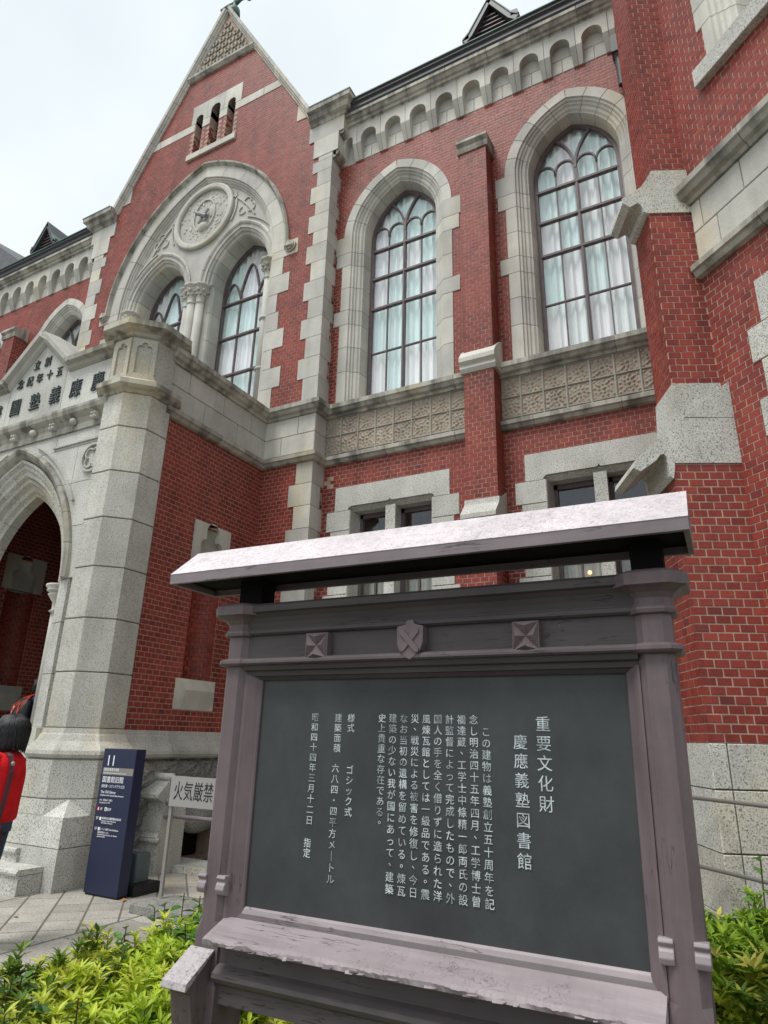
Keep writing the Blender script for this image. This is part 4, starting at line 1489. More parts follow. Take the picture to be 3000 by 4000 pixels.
# side wall
nh = [(6.745, 2.20), (7.31, 2.20), (7.31, 4.46), (6.745, 4.46)]
m = M()
m.prism(FP, [(5.75, 0), (YB, 0), (YB, 6.9), (5.75, 6.9)], -.28, -.003, [nh, [(6.88, .02), (7.68, .02), (7.68, .44), (6.88, .44)]])
pside = m.obj('porch_side_wall', 'mortar', LIB)
def keep_side(ua, ub, za, zb):
    um, zm = (ua + ub) / 2, (za + zb) / 2
    if 6.735 < um < 7.32 and 2.27 < zm < 4.3:
        return False
    if 6.66 < um < 7.39 and (1.89 < zm < 2.26 or 3.905 < zm < 4.49):
        return False
    return True
def keep_side2(ua, ub, za, zb):
    return keep_side(ua, ub, za, zb) and not (2.2 < (za + zb) / 2 < 4.3 and ub > 6.748 and ua < 7.308)
b = M()
brick_field(b, FP, 5.80, YB, 1.592, 2.272, keep_side, phase=5.88)
brick_field(b, FP, 5.80, 6.741, 2.272, 3.904, phase=5.88)
brick_field(b, FP, 7.314, YB, 2.272, 3.904, phase=5.88)
brick_field(b, FP, 5.80, YB, 3.904, 5.80, keep_side, phase=5.88)
b.obj('brick', 'brick', pside, kind='stuff', recalc=False)
niche(FP, 6.745, 7.31, 2.275, 4.515, 'stone', pside)
WT = [(-.03, 1.60), (.018, 1.598), (.028, 1.545), (.045, 1.525), (.07, 1.46), (.13, 1.40), (.155, 1.36), (.16, 1.32), (.135, 1.285), (.09, 1.27), (-.03, 1.25)]
sweep_course([(XR + .3, YB), (XP, YB), (XP, 5.9)], [(0, -1), (1, 0)], WT, 'water_table', 'column', LIB, piece=.72)
for (z0, z1, cuts) in ((5.98, 6.325, (5.80, 6.55, 7.30, 7.86, YB)), (6.325, 6.665, (5.80, 6.20, 6.95, 7.62, YB))):
    for a, c in zip(cuts, cuts[1:]):
        sblock(FP, a, c, z0, z1, .012, 'ashlar_block', 'stone', LIB)
# rock-faced base stones under the side wall
m = M()
m.prism(FP, [(5.75, 0), (YB, 0), (YB, 1.28), (5.75, 1.28)], -.02, .004, [[(6.88, .02), (7.68, .02), (7.68, .40), (6.88, .40)]])
m.obj('plinth_backing', 'rock', LIB)
def rock_stone(F, u0, u1, z0, z1, d, seed, name='rock_stone', mat='rock'):
    rr = random.Random(seed)
    n, k = 16, 12
    g = M()
    v, f = [], []
    ph = [rr.uniform(0, 6.28) for _ in range(8)]
    for j in range(k + 1):
        for i in range(n + 1):
            x, y = i / n, j / k
            e = min(x, 1 - x, y, 1 - y)
            h = d * min(1, e * 9) * (0.75 + .25 * sin(x * 7 + ph[0] + y * 5) + .22 * sin(x * 17 + ph[1]) * sin(y * 15 + ph[2]) + .16 * rr.uniform(-1, 1))
            v.append(F.p(u0 + .006 + (u1 - u0 - .012) * x, max(.0, h) + .0, z0 + .006 + (z1 - z0 - .012) * y))
    for j in range(k):
        for i in range(n):
            a = j * (n + 1) + i
            f.append((a, a + 1, a + n + 2, a + n + 1))
    g.add(v, f)
    g.obj(name, mat, LIB, recalc=False)
i = 0
for (z0, z1, cuts) in ((.90, 1.26, (6.1, 6.85, 7.5, 8.03)), (.48, .90, (6.1, 6.55, 7.30, 8.03))):
    for a, c in zip(cuts, cuts[1:]):
        rock_stone(FP, a, c, z0, z1, .10, 40 + i)
        i += 1
for a, c in ((6.1, 6.90), (7.66, 8.03)):
    rock_stone(FP, a, c, .02, .48, .10, 60 + int(a))
m = M()
m.box(FP, 6.88, 7.68, .02, .48, -.34, -.30)
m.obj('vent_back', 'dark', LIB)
# relieving boulder over the vent
m = M()
m.ball((XP + .05, 7.28, .52), .34, 14, 9, sc=(.45, 1.0, .55))
m.obj('vent_head_stone', 'rock', LIB)
# west inside wall with its niche, floor, back of porch
XW = -11.12
FW = Fr(XW, 0, 0, 1, 1, 0)
m = M()
m.prism(FW, [(5.4, 0), (YB, 0), (YB, 6.0), (5.4, 6.0)], -.3, -.003, [[(6.80, 2.2), (7.36, 2.2), (7.36, 4.46), (6.80, 4.46)]])
pw = m.obj('porch_far_wall', 'mortar', LIB)
b = M()
brick_field(b, FW, 5.45, YB, .55, 2.272, phase=5.9)
brick_field(b, FW, 5.45, 6.796, 2.272, 3.904, phase=5.9)
brick_field(b, FW, 7.364, YB, 2.272, 3.904, phase=5.9)
brick_field(b, FW, 5.45, YB, 3.904, 5.80, lambda a, c, z, y: not (a > 6.72 and c < 7.44 and y < 4.50), phase=5.9)
b.obj('brick', 'brick', pw, kind='stuff', recalc=False)
niche(FW, 6.80, 7.36, 2.275, 4.515, 'stone', pw)
m = M()
m.wbox(XW, -6.95, YPF + .2, YB, .55, .62)
m.obj('porch_floor', 'granite', LIB)
m = M()
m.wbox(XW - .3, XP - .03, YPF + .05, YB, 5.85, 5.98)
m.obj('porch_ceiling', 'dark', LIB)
# inner brick pier and stone door frame at the back of the porch
FI = Fr(0, YB - .02, 1, 0, 0, -1)
for sx in (1, -1):
    m = M()
    a, c = sorted((CX + sx * .62, CX + sx * .86))
    m.box(FI, a, c, .6, 3.4, -.1, .10)
    m.obj('door_jamb', 'stone', LIB)
m = M()
m.box(FI, CX - .86, CX + .86, 3.2, 3.5, -.1, .12)
m.obj('door_lintel', 'stone', LIB)
m = M()
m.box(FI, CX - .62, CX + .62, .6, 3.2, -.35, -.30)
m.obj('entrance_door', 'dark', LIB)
m = M()
m.box(FI, -6.95 - .0, -6.72, .6, 5.9, -.1, .0)
m.obj('porch_inner_return', 'mortar', LIB)

# front wall of the porch
wA, RA, zA = .95, 1.61, 3.43
oA = RA - wA
apf = [(RA + .60, -.10), (RA + .60, .05), (RA + .565, .09), (RA + .52, .07), (RA + .47, .01), (RA + .44, -.005), (RA + .40, -.01), (RA + .37, -.06), (RA + .33, -.065), (RA + .29, -.11), (RA + .24, -.12), (RA + .21, -.18), (RA + .16, -.19), (RA + .13, -.26), (RA + .07, -.28), (RA + .04, -.33), (RA, -.35), (RA, -.50), (RA + .60, -.50)]
ring_stones(FPF, CX, zA, oA, [(RA + .60, -.10), (RA + .60, .05), (RA + .565, .09), (RA + .52, .07), (RA + .47, .01), (RA + .44, -.05), (RA + .44, -.10)], 6, 'hood_stone', 'trim', LIB)
ring_stones(FPF, CX, zA, oA, [(RA + .437, -.005), (RA + .40, -.01), (RA + .37, -.06), (RA + .33, -.065), (RA + .29, -.11), (RA + .24, -.12), (RA + .21, -.18), (RA + .21, -.40), (RA + .437, -.40)], 7, 'voussoir', 'granite', LIB)
ring_stones(FPF, CX, zA, oA, [(RA + .207, -.17), (RA + .16, -.19), (RA + .13, -.26), (RA + .07, -.28), (RA + .04, -.33), (RA, -.35), (RA, -.50), (RA + .207, -.50)], 5, 'voussoir', 'granite', LIB)
jpf = [(RA + .60, -.01), (RA + .37, -.06), (RA + .29, -.11), (RA + .21, -.18), (RA + .12, -.26), (RA + .04, -.33), (RA + .0, -.50), (RA + .60, -.50)]
jamb_stones(FPF, CX, oA, jpf, [3.43, 2.865, 2.23, 1.60], 'jamb_stone', 'granite', LIB)
jamb_stones(FPF, CX, oA, [(RA + .7, .12), (RA + .10, .12), (RA - .02, -.05), (RA - .02, -.50), (RA + .7, -.50)], [1.60, 1.26, .86, .40, 0.0], 'plinth_stone', 'granite', LIB)
for sx in (1, -1):      # jamb capital and shaft
    m = M()
    c = FPF.p(CX + sx * .99, -.30, 0)
    m.lathe(c, [(.05, 3.06), (.085, 3.08), (.05, 3.11), (.055, 3.2), (.12, 3.29), (.13, 3.31), (.10, 3.33), (.15, 3.35), (.15, 3.375), (.13, 3.38), (.17, 3.41), (.17, 3.44), (.05, 3.45)], 14)
    m.obj('capital', 'stone', LIB, sm=True)
    m = M()
    m.lathe(c, [(.05, 1.6), (.05, 3.08)], 12)
    m.obj('colonette', 'stone', LIB, sm=True)
# spandrels as ashlar
def clip(poly, a, b, c):
    out = []
    for i in range(len(poly)):
        p, q = poly[i], poly[(i + 1) % len(poly)]
        fp, fq = a * p[0] + b * p[1] - c, a * q[0] + b * q[1] - c
        if fp >= 0:
            out.append(p)
        if fp * fq < 0:
            t = fp / (fp - fq)
            out.append((p[0] + (q[0] - p[0]) * t, p[1] + (q[1] - p[1]) * t))
    return out
Ro = RA + .597
am = acos(oA / Ro)
for sx in (1, -1):
    arc = [(CX + sx * (-oA + Ro * cos(am * i / 14)), zA + Ro * sin(am * i / 14)) for i in range(15)]
    poly = arc + [(CX, 5.62), (CX + sx * 1.98, 5.62), (CX + sx * 1.98, zA)]
    if sx < 0:
        poly = poly[::-1]
    for z0, z1, cut in ((zA, 4.145, None), (4.145, 4.785, None), (4.785, 5.35, 1.25), (5.35, 5.62, .75)):
        bandp = clip(clip(poly, 0, 1, z0 + .004), 0, -1, -(z1 - .004))
        parts = [bandp]
        if cut:
            parts = [clip(bandp, sx, 0, sx * CX + cut + .004), clip(bandp, -sx, 0, -(sx * CX + cut - .004))]
        for q in parts:
            if len(q) > 2:
                m = M()
                try:
                    m.prism(FPF, q, -.3, .0)
                    m.obj('ashlar_block', 'granite', LIB)
                except Exception:
                    pass
    # spandrel roundel carving
    c0 = (CX + sx * 1.62, 5.10)
    m = M()
    m.ribbon(FPF, circle(c0[0], c0[1], .20, 24) + [circle(c0[0], c0[1], .20, 24)[0]], .035, .0, .04)
    for k in range(4):
        an = pi / 4 + k * pi / 2
        m.ribbon(FPF, [(c0[0] + .09 * cos(an) + .075 * cos(t), c0[1] + .09 * sin(an) + .075 * sin(t)) for t in [an - 1.9 + 3.8 * i / 8 for i in range(9)]], .022, .0, .03)
    m.ribbon(FPF, [(CX + sx * .72, 5.40), (CX + sx * 1.9, 5.40)], .025, 0, .03)
    m.ribbon(FPF, [(CX + sx * (-oA + (Ro + .10) * cos(t)), zA + (Ro + .10) * sin(t)) for t in [radians(28 + 36 * i / 8) for i in range(9)]], .03, 0, .04)
    m.obj('carved_roundel', 'granite', LIB)
# frieze with bosses, parapet, gablet
m = M()
m.box(FPF, mir(-7.2), -7.2, 5.6, 5.66, -.3, .03)
m.obj('frieze_fillet', 'trim', LIB)
m = M()
m.loft([[FPF.p(u, d, z) for d, z in [(-.2, 5.62), (.03, 5.66), (.02, 5.72), (.04, 5.78), (.12, 5.84), (.14, 5.90), (.14, 5.94), (0, 5.98), (-.2, 5.98)]] for u in (mir(-7.2), -7.2)])
m.obj('frieze_course', 'trim', LIB)
for k in range(-4, 4):
    x = CX + .23 + k * .445
    m = M()
    if k % 2 == 0:
        m.ball(FPF.p(x, .06, 5.725), .055, 10, 7)
        m.obj('frieze_boss', 'stone', LIB, sm=True)
    else:
        m.box(FPF, x - .055, x + .055, 5.68, 5.78, 0, .085)
        for a in (-.03, .03):
            for bb in (5.70, 5.76):
                m.ball(FPF.p(x + a, .09, bb), .022, 8, 5)
        m.obj('frieze_boss', 'stone', LIB)
gz = 7.55
FG = Fr(0, YPF, 1, 0, 0, -1)
for a, c in ((mir(-7.2), mir(-8.35)), (mir(-8.35), -9.62), (-9.62, -8.40), (-8.40, -7.2)):
    a2, c2 = a, c
    m = M()
    poly = [(a + .004, 5.975), (c - .004, 5.975)]
    top = [(mir(-7.2), 6.70), (mir(-8.33), 6.70), (CX, gz - .12), (-8.33, 6.70), (-7.2, 6.70)]
    def ztop(x):
        for (p, q) in zip(top, top[1:]):
            if p[0] <= x <= q[0]:
                return p[1] + (q[1] - p[1]) * (x - p[0]) / (q[0] - p[0])
        return 6.70
    xs_ = sorted([a + .004, c - .004] + [t[0] for t in top if a < t[0] < c])
    poly += [(x, ztop(x)) for x in xs_[::-1]]
    m.prism(FG, poly, -.30, 0)
    m.obj('parapet_stone', 'granite', LIB)
cp = [(-.06, -.42), (-.06, .01), (-.03, .05), (.02, .07), (.04, .14), (.11, .15), (.15, -.10), (.15, -.42)]
def coping_run(p, q, name='parapet_coping'):
    L = math.hypot(q[0] - p[0], q[1] - p[1])
    t = ((q[0] - p[0]) / L, (q[1] - p[1]) / L)
    n = (-t[1], t[0])
    if n[1] < 0:
        n = (-n[0], -n[1])
    m = M()
    m.loft([[FG.p(w[0] + n[0] * a, d, w[1] + n[1] * a) for a, d in cp] for w in (p, q)])
    m.obj(name, 'stone' if 'gablet' in name else 'trim', LIB)
coping_run((-8.33, 6.73), (-7.25, 6.73))
coping_run((mir(-8.33), 6.73), (mir(-7.25), 6.73))
coping_run((-8.30, 6.73), (CX, gz - .13), 'gablet_coping')
coping_run((mir(-8.30), 6.73), (CX, gz - .13), 'gablet_coping')
m = M()      # solid stone roof of the gablet
m.prism(FG, [(mir(-8.30), 6.70), (-8.30, 6.70), (CX, gz - .05)], -1.0, -.30)
m.obj('gablet_roof', 'stone', LIB)

# lettering ---------------------------------------------------------------
def text_mesh(body, size, mat, name, extrude=.0, spacing=1.0, align='CENTER', shear=0):
    me = GLYPH[(body, align)].copy()
    me.transform(Matrix.Diagonal((size, size, max(extrude, .0002) / .01, 1)))
    me.materials.clear()
    me.materials.append(MAT[mat])
    me.name = name
    return me
def put_text(body, size, mat, name, origin, ux, parent, nrm, extrude=.0, align='CENTER', sx=1.0, bold=0.0):
    """text standing upright; ux = direction of reading, nrm = outward"""
    me = text_mesh(body, size, mat, name, extrude, align=align)
    o = bpy.data.objects.new(name, me)
    COL.objects.link(o)
    X, Z = Vector((ux[0], ux[1], 0)), Vector((nrm[0], nrm[1], 0))
    Mx = Matrix(((X.x * sx, 0, Z.x, origin[0]), (X.y * sx, 0, Z.y, origin[1]), (0, 1, 0, origin[2]), (0, 0, 0, 1)))
    o.parent = parent
    o.matrix_world = Mx
    return o

for k, ch in enumerate('慶應義塾圖書館'):
    put_text(ch, .31, 'ink', 'stone_letter', FPF.p(-7.63 - .470 * k, .012, 6.315), (1, 0), LIB, (0, -1), .012, sx=.82)
for ch, x, z in (('創', -8.92, 7.00), ('立', -9.18, 7.00), ('五', -8.58, 6.735), ('十', -8.81, 6.735), ('年', -9.05, 6.735), ('紀', -9.28, 6.735), ('念', -9.51, 6.735)):
    put_text(ch, .185, 'ink', 'stone_letter', FPF.p(x, .012, z), (1, 0), LIB, (0, -1), .008, sx=.85)

# steps
for i, (y0, z1, xr) in enumerate(((4.79, .235, -6.66), (5.03, .372, -7.08), (5.36, .50, -7.9))):
    runs = [(-9.6, -8.2, 5.95)]
    for k in (0, 1):
        f = (lambda x: x) if k == 0 else mir
        if i < 2:      # the ends stop against the plinths of the columns
            runs += [tuple(sorted((f(-8.2), f(-7.66)))) + (5.95,), tuple(sorted((f(-7.66), f(xr)))) + (5.088,)]
        else:
            runs += [tuple(sorted((f(-8.2), f(xr)))) + (5.95,)]
    for a, c, yb in runs:
        m = M()
        m.wbox(a + .003, c - .003, y0 + .03, yb, z1 - .2 if i else 0, z1 - .055)
        m.loft([[(x, y, z) for y, z in [(y0 + .03, z1 - .06), (y0 + .005, z1 - .05), (y0, z1 - .03), (y0 + .008, z1 - .008), (y0 + .03, z1), (yb, z1), (yb, z1 - .06)]] for x in (a + .003, c - .003)])
        m.obj('step_stone', 'granite', LIB)

# ------------------------------------------------------------------ tower
ind_mesh = {}
def indiv(limit):
    cnt = [0]
    def each(F, ua, ub, za, zb, dd):
        if cnt[0] >= limit:
            return False
        w, h = round(ub - ua, 3), round(zb - za, 3)
        if w < .09 or h < .05:
            return False
        key = (w, h)
        if key not in ind_mesh:
            q = M()
            c = .0025
            q.loft([[(-w / 2, -.02, -h / 2), (w / 2, -.02, -h / 2), (w / 2, -.02, h / 2), (-w / 2, -.02, h / 2)],
                    [(-w / 2, -c, -h / 2), (w / 2, -c, -h / 2), (w / 2, -c, h / 2), (-w / 2, -c, h / 2)],
                    [(-w / 2 + c, 0, -h / 2 + c), (w / 2 - c, 0, -h / 2 + c), (w / 2 - c, 0, h / 2 - c), (-w / 2 + c, 0, h / 2 - c)]])
            ind_mesh[key] = q.mesh('brick', 'brick')
        c = F.p((ua + ub) / 2, dd, (za + zb) / 2)
        o = bpy.data.objects.new('brick', ind_mesh[key])
        COL.objects.link(o)
        o.parent = each.parent
        o.matrix_world = Matrix(((F.u[0], F.n[0], 0, c[0]), (F.u[1], F.n[1], 0, c[1]), (0, 0, 1, c[2]), (0, 0, 0, 1)))
        cnt[0] += 1
        return True
    return each
TW = 3.02
def tower():
    # core of the south-west wall
    wc = 1.51
    m = M()
    up_hole = [(wc - 1.0, 8.0)] + arch_pts(wc, 10.43, 1.0, 1.34) + [(wc + 1.0, 8.0)]
    m.prism(FT, [(-.03, 0), (TW, 0), (TW, 13.5), (-.03, 13.5)], -.4, -.003, [up_hole, [(wc - .9, 2.8), (wc + .9, 2.8), (wc + .9, 5.2), (wc - .9, 5.2)]])
    wall = m.obj('tower_wall', 'mortar', LIB)
    def keep(ua, ub, za, zb):
        um, zm = (ua + ub) / 2, (za + zb) / 2
        if all(in_arch(x, z, wc, 10.43, 7.9, 1.06, 1.40) for x in (ua, ub) for z in (za, zb)):
            return False
        if abs(um - wc) < .95 and 2.75 < zm < 5.33:
            return False
        if 5.78 < zm < 6.95:
            return False
        return True
    b = M()
    e = indiv(140)
    e.parent = wall
    brick_field(b, FT, -.01, 1.2, 1.592, 5.79, keep, phase=.0, each=e)
    brick_field(b, FT, 1.2, TW, 1.592, 5.79, keep, phase=.0)
    brick_field(b, FT, -.01, TW, 6.93, 13.4, keep, phase=.0)
    b.obj('brick', 'brick', wall, kind='stuff', recalc=False)
    upper_window(FT, wc, LIB, levels=[10.44, 10.05, 9.76, 9.27, 8.83, 8.55, 8.06], outer=[1.245, 1.215, 1.085, 1.085, 1.085, 1.02], bottom=8.06)
    sblock(FT, .34, TW - .34, 7.83, 8.06, .085, 'window_sill', 'granite', LIB, d0=-.1)
    lower_window(FT, wc, LIB)
    for (z0, z1, cuts) in ((5.98, 6.325, (0, .28, .95, 1.75, 2.5, TW)), (6.325, 6.665, (0, .12, .60, 1.40, 2.2, TW))):
        for a, c in zip(cuts, cuts[1:]):
            sblock(FT, a, c, z0, z1, .012, 'ashlar_block', 'stone', LIB)
    a, c = FT.p(-.02, 0, 0)[:2], FT.p(TW, 0, 0)[:2]
    for pf in (STR_U, STR_L):
        sweep_course([c, a], [FT.n], pf, 'string_course', 'trim', LIB, piece=.8)
    # buttress: sections (length, half widths) at three heights
    def buttress(Fs, L, Wd, z0, z1, each=None, sw=0):
        """Fs: side frame with u=0 at the wall; end at u=-L"""
        bx, by = Fs.p(-L, 0, 0)[:2]
        Fe = Fr(bx, by, Fs.n[0], Fs.n[1], -Fs.u[0], -Fs.u[1])     # end face: u grows towards the side face, u=0 at the corner
        q = M()
        q.box(Fs, -L + .003, .25, z0, z1, -Wd + .003, -.003)
        w_ = q.obj('buttress', 'mortar', LIB)
        bb = M()
        if each:
            each.parent = w_
        brick_field(bb, Fs, -L, .0, z0, z1, phase=-L, each=each, swap=sw)
        brick_field(bb, Fe, -Wd, 0, z0, z1, phase=-Wd, swap=sw + 1)
        # far side
        ex, ey = Fs.p(0, -Wd, 0)[:2]
        Fo = Fr(ex, ey, Fs.u[0], Fs.u[1], -Fs.n[0], -Fs.n[1])
        brick_field(bb, Fo, -L, .0, z0, z1, phase=-L, swap=sw)
        bb.obj('brick', 'brick', w_, kind='stuff', recalc=False)
        return Fe
    buttress(FTS, .345, .41, 7.12, 13.5)
    buttress(FTS, .415, .43, 4.65, 6.60, sw=1)
    buttress(FTL, .565, .56, 1.592, 3.85, each=indiv(155))
    # upper weathering stone: profile along the radial direction
    def weath(Fs, prof, W0, W1, name, mat):
        m = M()
        m.prism(Fs, prof, W0, W1)
        m.obj(name, mat, LIB)
    weath(FTS, [(.02, 7.13), (-.345, 7.13), (-.40, 7.02), (-.46, 6.93), (-.55, 6.85), (-.655, 6.79), (-.665, 6.72), (-.60, 6.67), (-.55, 6.70), (-.52, 6.72), (-.49, 6.70), (-.475, 6.655), (-.47, 6.61), (-.43, 6.59), (.02, 6.59)], -.435, .015, 'weathering_stone', 'granite')
    # middle weathering
    weath(FTS, [(.03, 4.66), (-.42, 4.66), (-.44, 4.30), (-.44, 4.0), (.03, 4.0)], -.44, .008, 'weathering_stone', 'granite')
    weath(FTL, [(.02, 4.645), (-.42, 4.28), (-.02, 4.275), (.02, 4.28)][::-1], -.57, .012, 'weathering_stone', 'granite')
    weath(FTL, [(.02, 4.27), (-.43, 4.27), (-.72, 4.02), (-.885, 3.86), (-.90, 3.80), (-.84, 3.77), (-.70, 3.87), (-.665, 3.92), (-.63, 3.93), (-.61, 3.90), (-.605, 3.80), (-.60, 3.73), (-.575, 3.70), (-.555, 3.78), (-.55, 3.845), (.02, 3.845)][::-1], -.575, .012, 'weathering_stone', 'granite')
    # inner face of the weathering seen on the end
    # plinth of the buttress and of the tower wall
    for z0, z1, sp in ((1.27, 1.54, 0), (.85, 1.27, .0), (.44, .85, .0), (0, .44, .01)):
        for (a, c) in ((-.575, -.44), (-.44, .03)):
            sblock(FTL, a - sp, c, z0, z1 if z1 < 1.5 else 1.592, .006 + sp, 'plinth_stone', 'granite', LIB, d0=-.58)
        for (a, c) in ((-.0, .9), (.9, 1.9), (1.9, TW)):
            o_ = .3 if z0 == .85 else 0
            sblock(FT, a + (o_ if a else 0), min(TW, c + o_), z0, z1 if z1 < 1.5 else 1.592, .03 + sp, 'plinth_stone', 'granite', LIB)
    # face of the tower that turns back to the wing, hidden side
    bx, by = FTS.p(0, -.43, 0)[:2]
    m = M()
    m.wbox(bx - .02, bx + .02, by, YM, 0, 13.5)
    m.obj('tower_west_wall', 'mortar', LIB)
    G = Fr(bx - .025, 0, 0, -1, -1, 0)
    b = M()
    brick_field(b, G, -YM, -by, 1.592, 13.4)
    b.obj('brick', 'brick', LIB, kind='stuff', recalc=False)
    # far return of the tower and roof
    ex, ey = FT.p(TW, 0, 0)[:2]
    m = M()
    m.hexa([(ex, ey, 0), (ex + 3, ey, 0), (ex + 3, ey, 13.5), (ex, ey, 13.5), (ex, ey + .3, 0), (ex + 3, ey + .3, 0), (ex + 3, ey + .3, 13.5), (ex, ey + .3, 13.5)])
    m.obj('tower_south_wall', 'brick', LIB)
    m = M()
    pts = [FT.p(-.05, -.05, 0)[:2], FT.p(TW, -.05, 0)[:2], (ex + 3, ey + .05), (ex + 3, 12), (bx, 12), (bx, by)]
    m.loft([[(x, y, 13.4) for x, y in pts], [(x, y, 13.6) for x, y in pts]])
    m.obj('tower_roof', 'slate', LIB)
    m = M()
    m.lathe((-.10, YM - .10), [(.05, 5.9), (.05, 12.0), (.09, 12.1), (.09, 12.25), (.05, 12.3)], 10)
    m.obj('downpipe', 'zinc', LIB, sm=True)
    m = M()
    m.wbox(-.52, -.36, YM - .20, YM - .02, 11.95, 12.30)
    m.lathe((-.44, YM - .1), [(.045, 11.3), (.05, 11.9), (.075, 11.96)], 10)
    m.obj('rainwater_head', 'zinc', LIB)
tower()

# building interior closure so that the rooms are dark
m = M()
m.wbox(-19, 6, 14.2, 14.4, 0, 17.5)
m.wbox(-19, -18.8, YM, 14.4, 0, 13.5)
m.wbox(5.8, 6, 4.0, 14.4, 0, 13.5)
m.wbox(-19, 6, YM + .9, YM + 1.0, 0, 6.0)
m.obj('rear_wall', 'brick', LIB)
m = M()
for z in (5.7,):
    m.wbox(-19, 6, YM + .05, 14.2, z, z + .1)
m.obj('upper_floor', 'dark', LIB)

# far slate roof seen past the left wing
m = M()
m.loft([[(x, y, z + (y - 9.2) * .12) for x, z in ((-27, 13), (-16.6, 13), (-17.35, 14.75), (-21, 17.6), (-27, 17.6))] for y in (9.2, 12.5)])
m.obj('pavilion_roof', 'slate', LIB)

# small wall lamp seen through the gap in the lower window
m = M()
m.ball((-1.62, YM + .42, 3.72), .03, 10, 6)
lampo = m.obj('glowing_bulb', 'bulb', LIB, sm=True)

# ------------------------------------------------------------------ areaway cheek, rails
def cheek():
    r = empty('areaway_cheek', (0, 0, 0), 'carved stone cheek with a rolled top standing between the blue sign and the porch wall', 'stone cheek')
    F = Fr(0, 6.30, 1, 0, 0, -1)
    m = M()
    # profile in (y,z); extruded in x
    pf = [(6.34, 0), (6.34, .36), (6.30, .40), (6.34, .44), (6.36, .78), (6.26, .83), (6.26, .87), (6.42, 1.02), (6.46, 1.06), (6.75, 1.06), (6.75, 0)]
    m.loft([[(x, y, z) for y, z in pf] for x in (-6.72, -6.36)])
    o = m.obj('cheek_body', 'granite', r)
    m = M()
    m.tube([(-6.74, 6.44, 1.06), (-6.34, 6.44, 1.06)], .045, 12)
    m.obj('cheek_roll', 'granite', r, sm=True)
    m = M()
    m.tube([(-6.74, 6.33, .37), (-6.34, 6.33, .37)], .032, 10)
    m.obj('cheek_roll', 'granite', r, sm=True)
    settle(r, (-6.45, 6.36, 0))
cheek()
for z, nm, lb in ((.79, 'pipe_rail', 'upper grey pipe rail running right from the stone cheek behind the steel sign'), (.635, 'pipe_rail', 'lower grey pipe rail running right from the stone cheek behind the steel sign')):
    m = M()
    m.tube([(-6.36, 6.42, z), (-3.0, 6.42, z)], .024, 10)
    m.ball((-6.36, 6.42, z), .045, 10, 6)
    o = m.obj(nm, 'pipe', None, sm=True)
    tag(o, lb, 'pipe rail')
m = M()
m.wbox(-6.65, -2.9, 6.62, 7.10, 0, .075)
tag(m.obj('areaway_kerb', 'granite'), 'low stone kerb in front of the dark vent opening beside the cheek', 'kerb')
# rail along the tower plinth
for z, lb in ((1.205, 'upper metal rail in front of the tower plinth right of the notice board'), (.75, 'lower metal rail in front of the tower plinth right of the notice board')):
    m = M()
    m.tube([FT.p(-.50, .60, z), FT.p(2.6, .60, z)], .014, 8)
    if z > 1:
        m.box(FT, -.53, -.44, z - .05, z - .015, .585, .62)
    tag(m.obj('handrail', 'steel', None, sm=True), lb, 'handrail')

# ------------------------------------------------------------------ ground
m = M()
m.wbox(-80, 60, -60, 80, -.30, -.014)
g = m.obj('ground', 'joint', None)
g['kind'] = 'structure'
pav = None
m = M()
m.wbox(-14, -3.3, -1.0, 8.4, -.014, -.0042)
pav = m.obj('pavement', 'joint', None)
pav['kind'] = 'structure'
def slab(poly, me_h=.0):
    q = M()
    G = [(x, y) for x, y in poly]
    c = poly_inset(G, .0085)
    c2 = poly_inset(G, .0105)
    h = RNG.uniform(-.0012, .0012)
    q.loft([[(x, y, -.012) for x, y in c], [(x, y, -.003 + h) for x, y in c], [(x, y, .0 + h) for x, y in c2]])
    q.obj('paving_slab', 'paving', pav)
# diagonal slabs between x=-6.6 and x=-5.1
P_ = .304
dx, dy = sqrt(.5), sqrt(.5)
cnt = 0
for i in range(-14, 26):
    for j in range(-30, 14):
        # lattice: a = x+y lines (direction -45), b = y-x lines
        s0, s1 = -.797 + .430 * i, -.797 + .430 * (i + 1)
        off = 0.0
        t0, t1 = 10.9 + .430 * j + off, 10.9 + .430 * (j + 1) + off
        poly = [((s - t) / 2, (s + t) / 2) for s, t in ((s0, t0), (s1, t0), (s1, t1), (s0, t1))]
        poly = clip(clip(poly, 1, 0, -6.60), -1, 0, 5.115)
        poly = clip(clip(poly, 0, 1, 2.6), 0, -1, -7.0)
        if len(poly) > 2:
            A = abs(sum(poly[k][0] * poly[(k + 1) % len(poly)][1] - poly[(k + 1) % len(poly)][0] * poly[k][1] for k in range(len(poly)))) / 2
            if A > .004:
                slab(poly)
y = 0.2
while y < 6.8:
    slab([(-5.10, y), (-4.40, y), (-4.40, y + .664), (-5.10, y + .664)])
    slab([(-4.40, y - .3), (-3.5, y - .3), (-3.5, y + .364), (-4.40, y + .364)])
    y += .664
for k in range(9):
    slab([(-7.26, 1.6 + k * .6), (-6.615, 1.6 + k * .6), (-6.615, 2.2 + k * .6), (-7.26, 2.2 + k * .6)])
for i in range(9):
    for k in range(5):
        slab([(-12.8 + i * .61, 1.8 + k * .61), (-12.2 + i * .61, 1.8 + k * .61), (-12.2 + i * .61, 2.4 + k * .61), (-12.8 + i * .61, 2.4 + k * .61)])
m = M()
m.wbox(-3.48, 6, .6, 5.6, -.01, .05)
bed = m.obj('planting_bed', 'soil', None)
bed['kind'] = 'structure'
m = M()
m.hexa([(-5.73, 5.30, .003), (-5.66, 5.28, .003), (-5.64, 5.31, .02), (-5.72, 5.34, .015), (-5.73, 5.30, .001), (-5.66, 5.28, .001), (-5.64, 5.31, .018), (-5.72, 5.34, .013)])
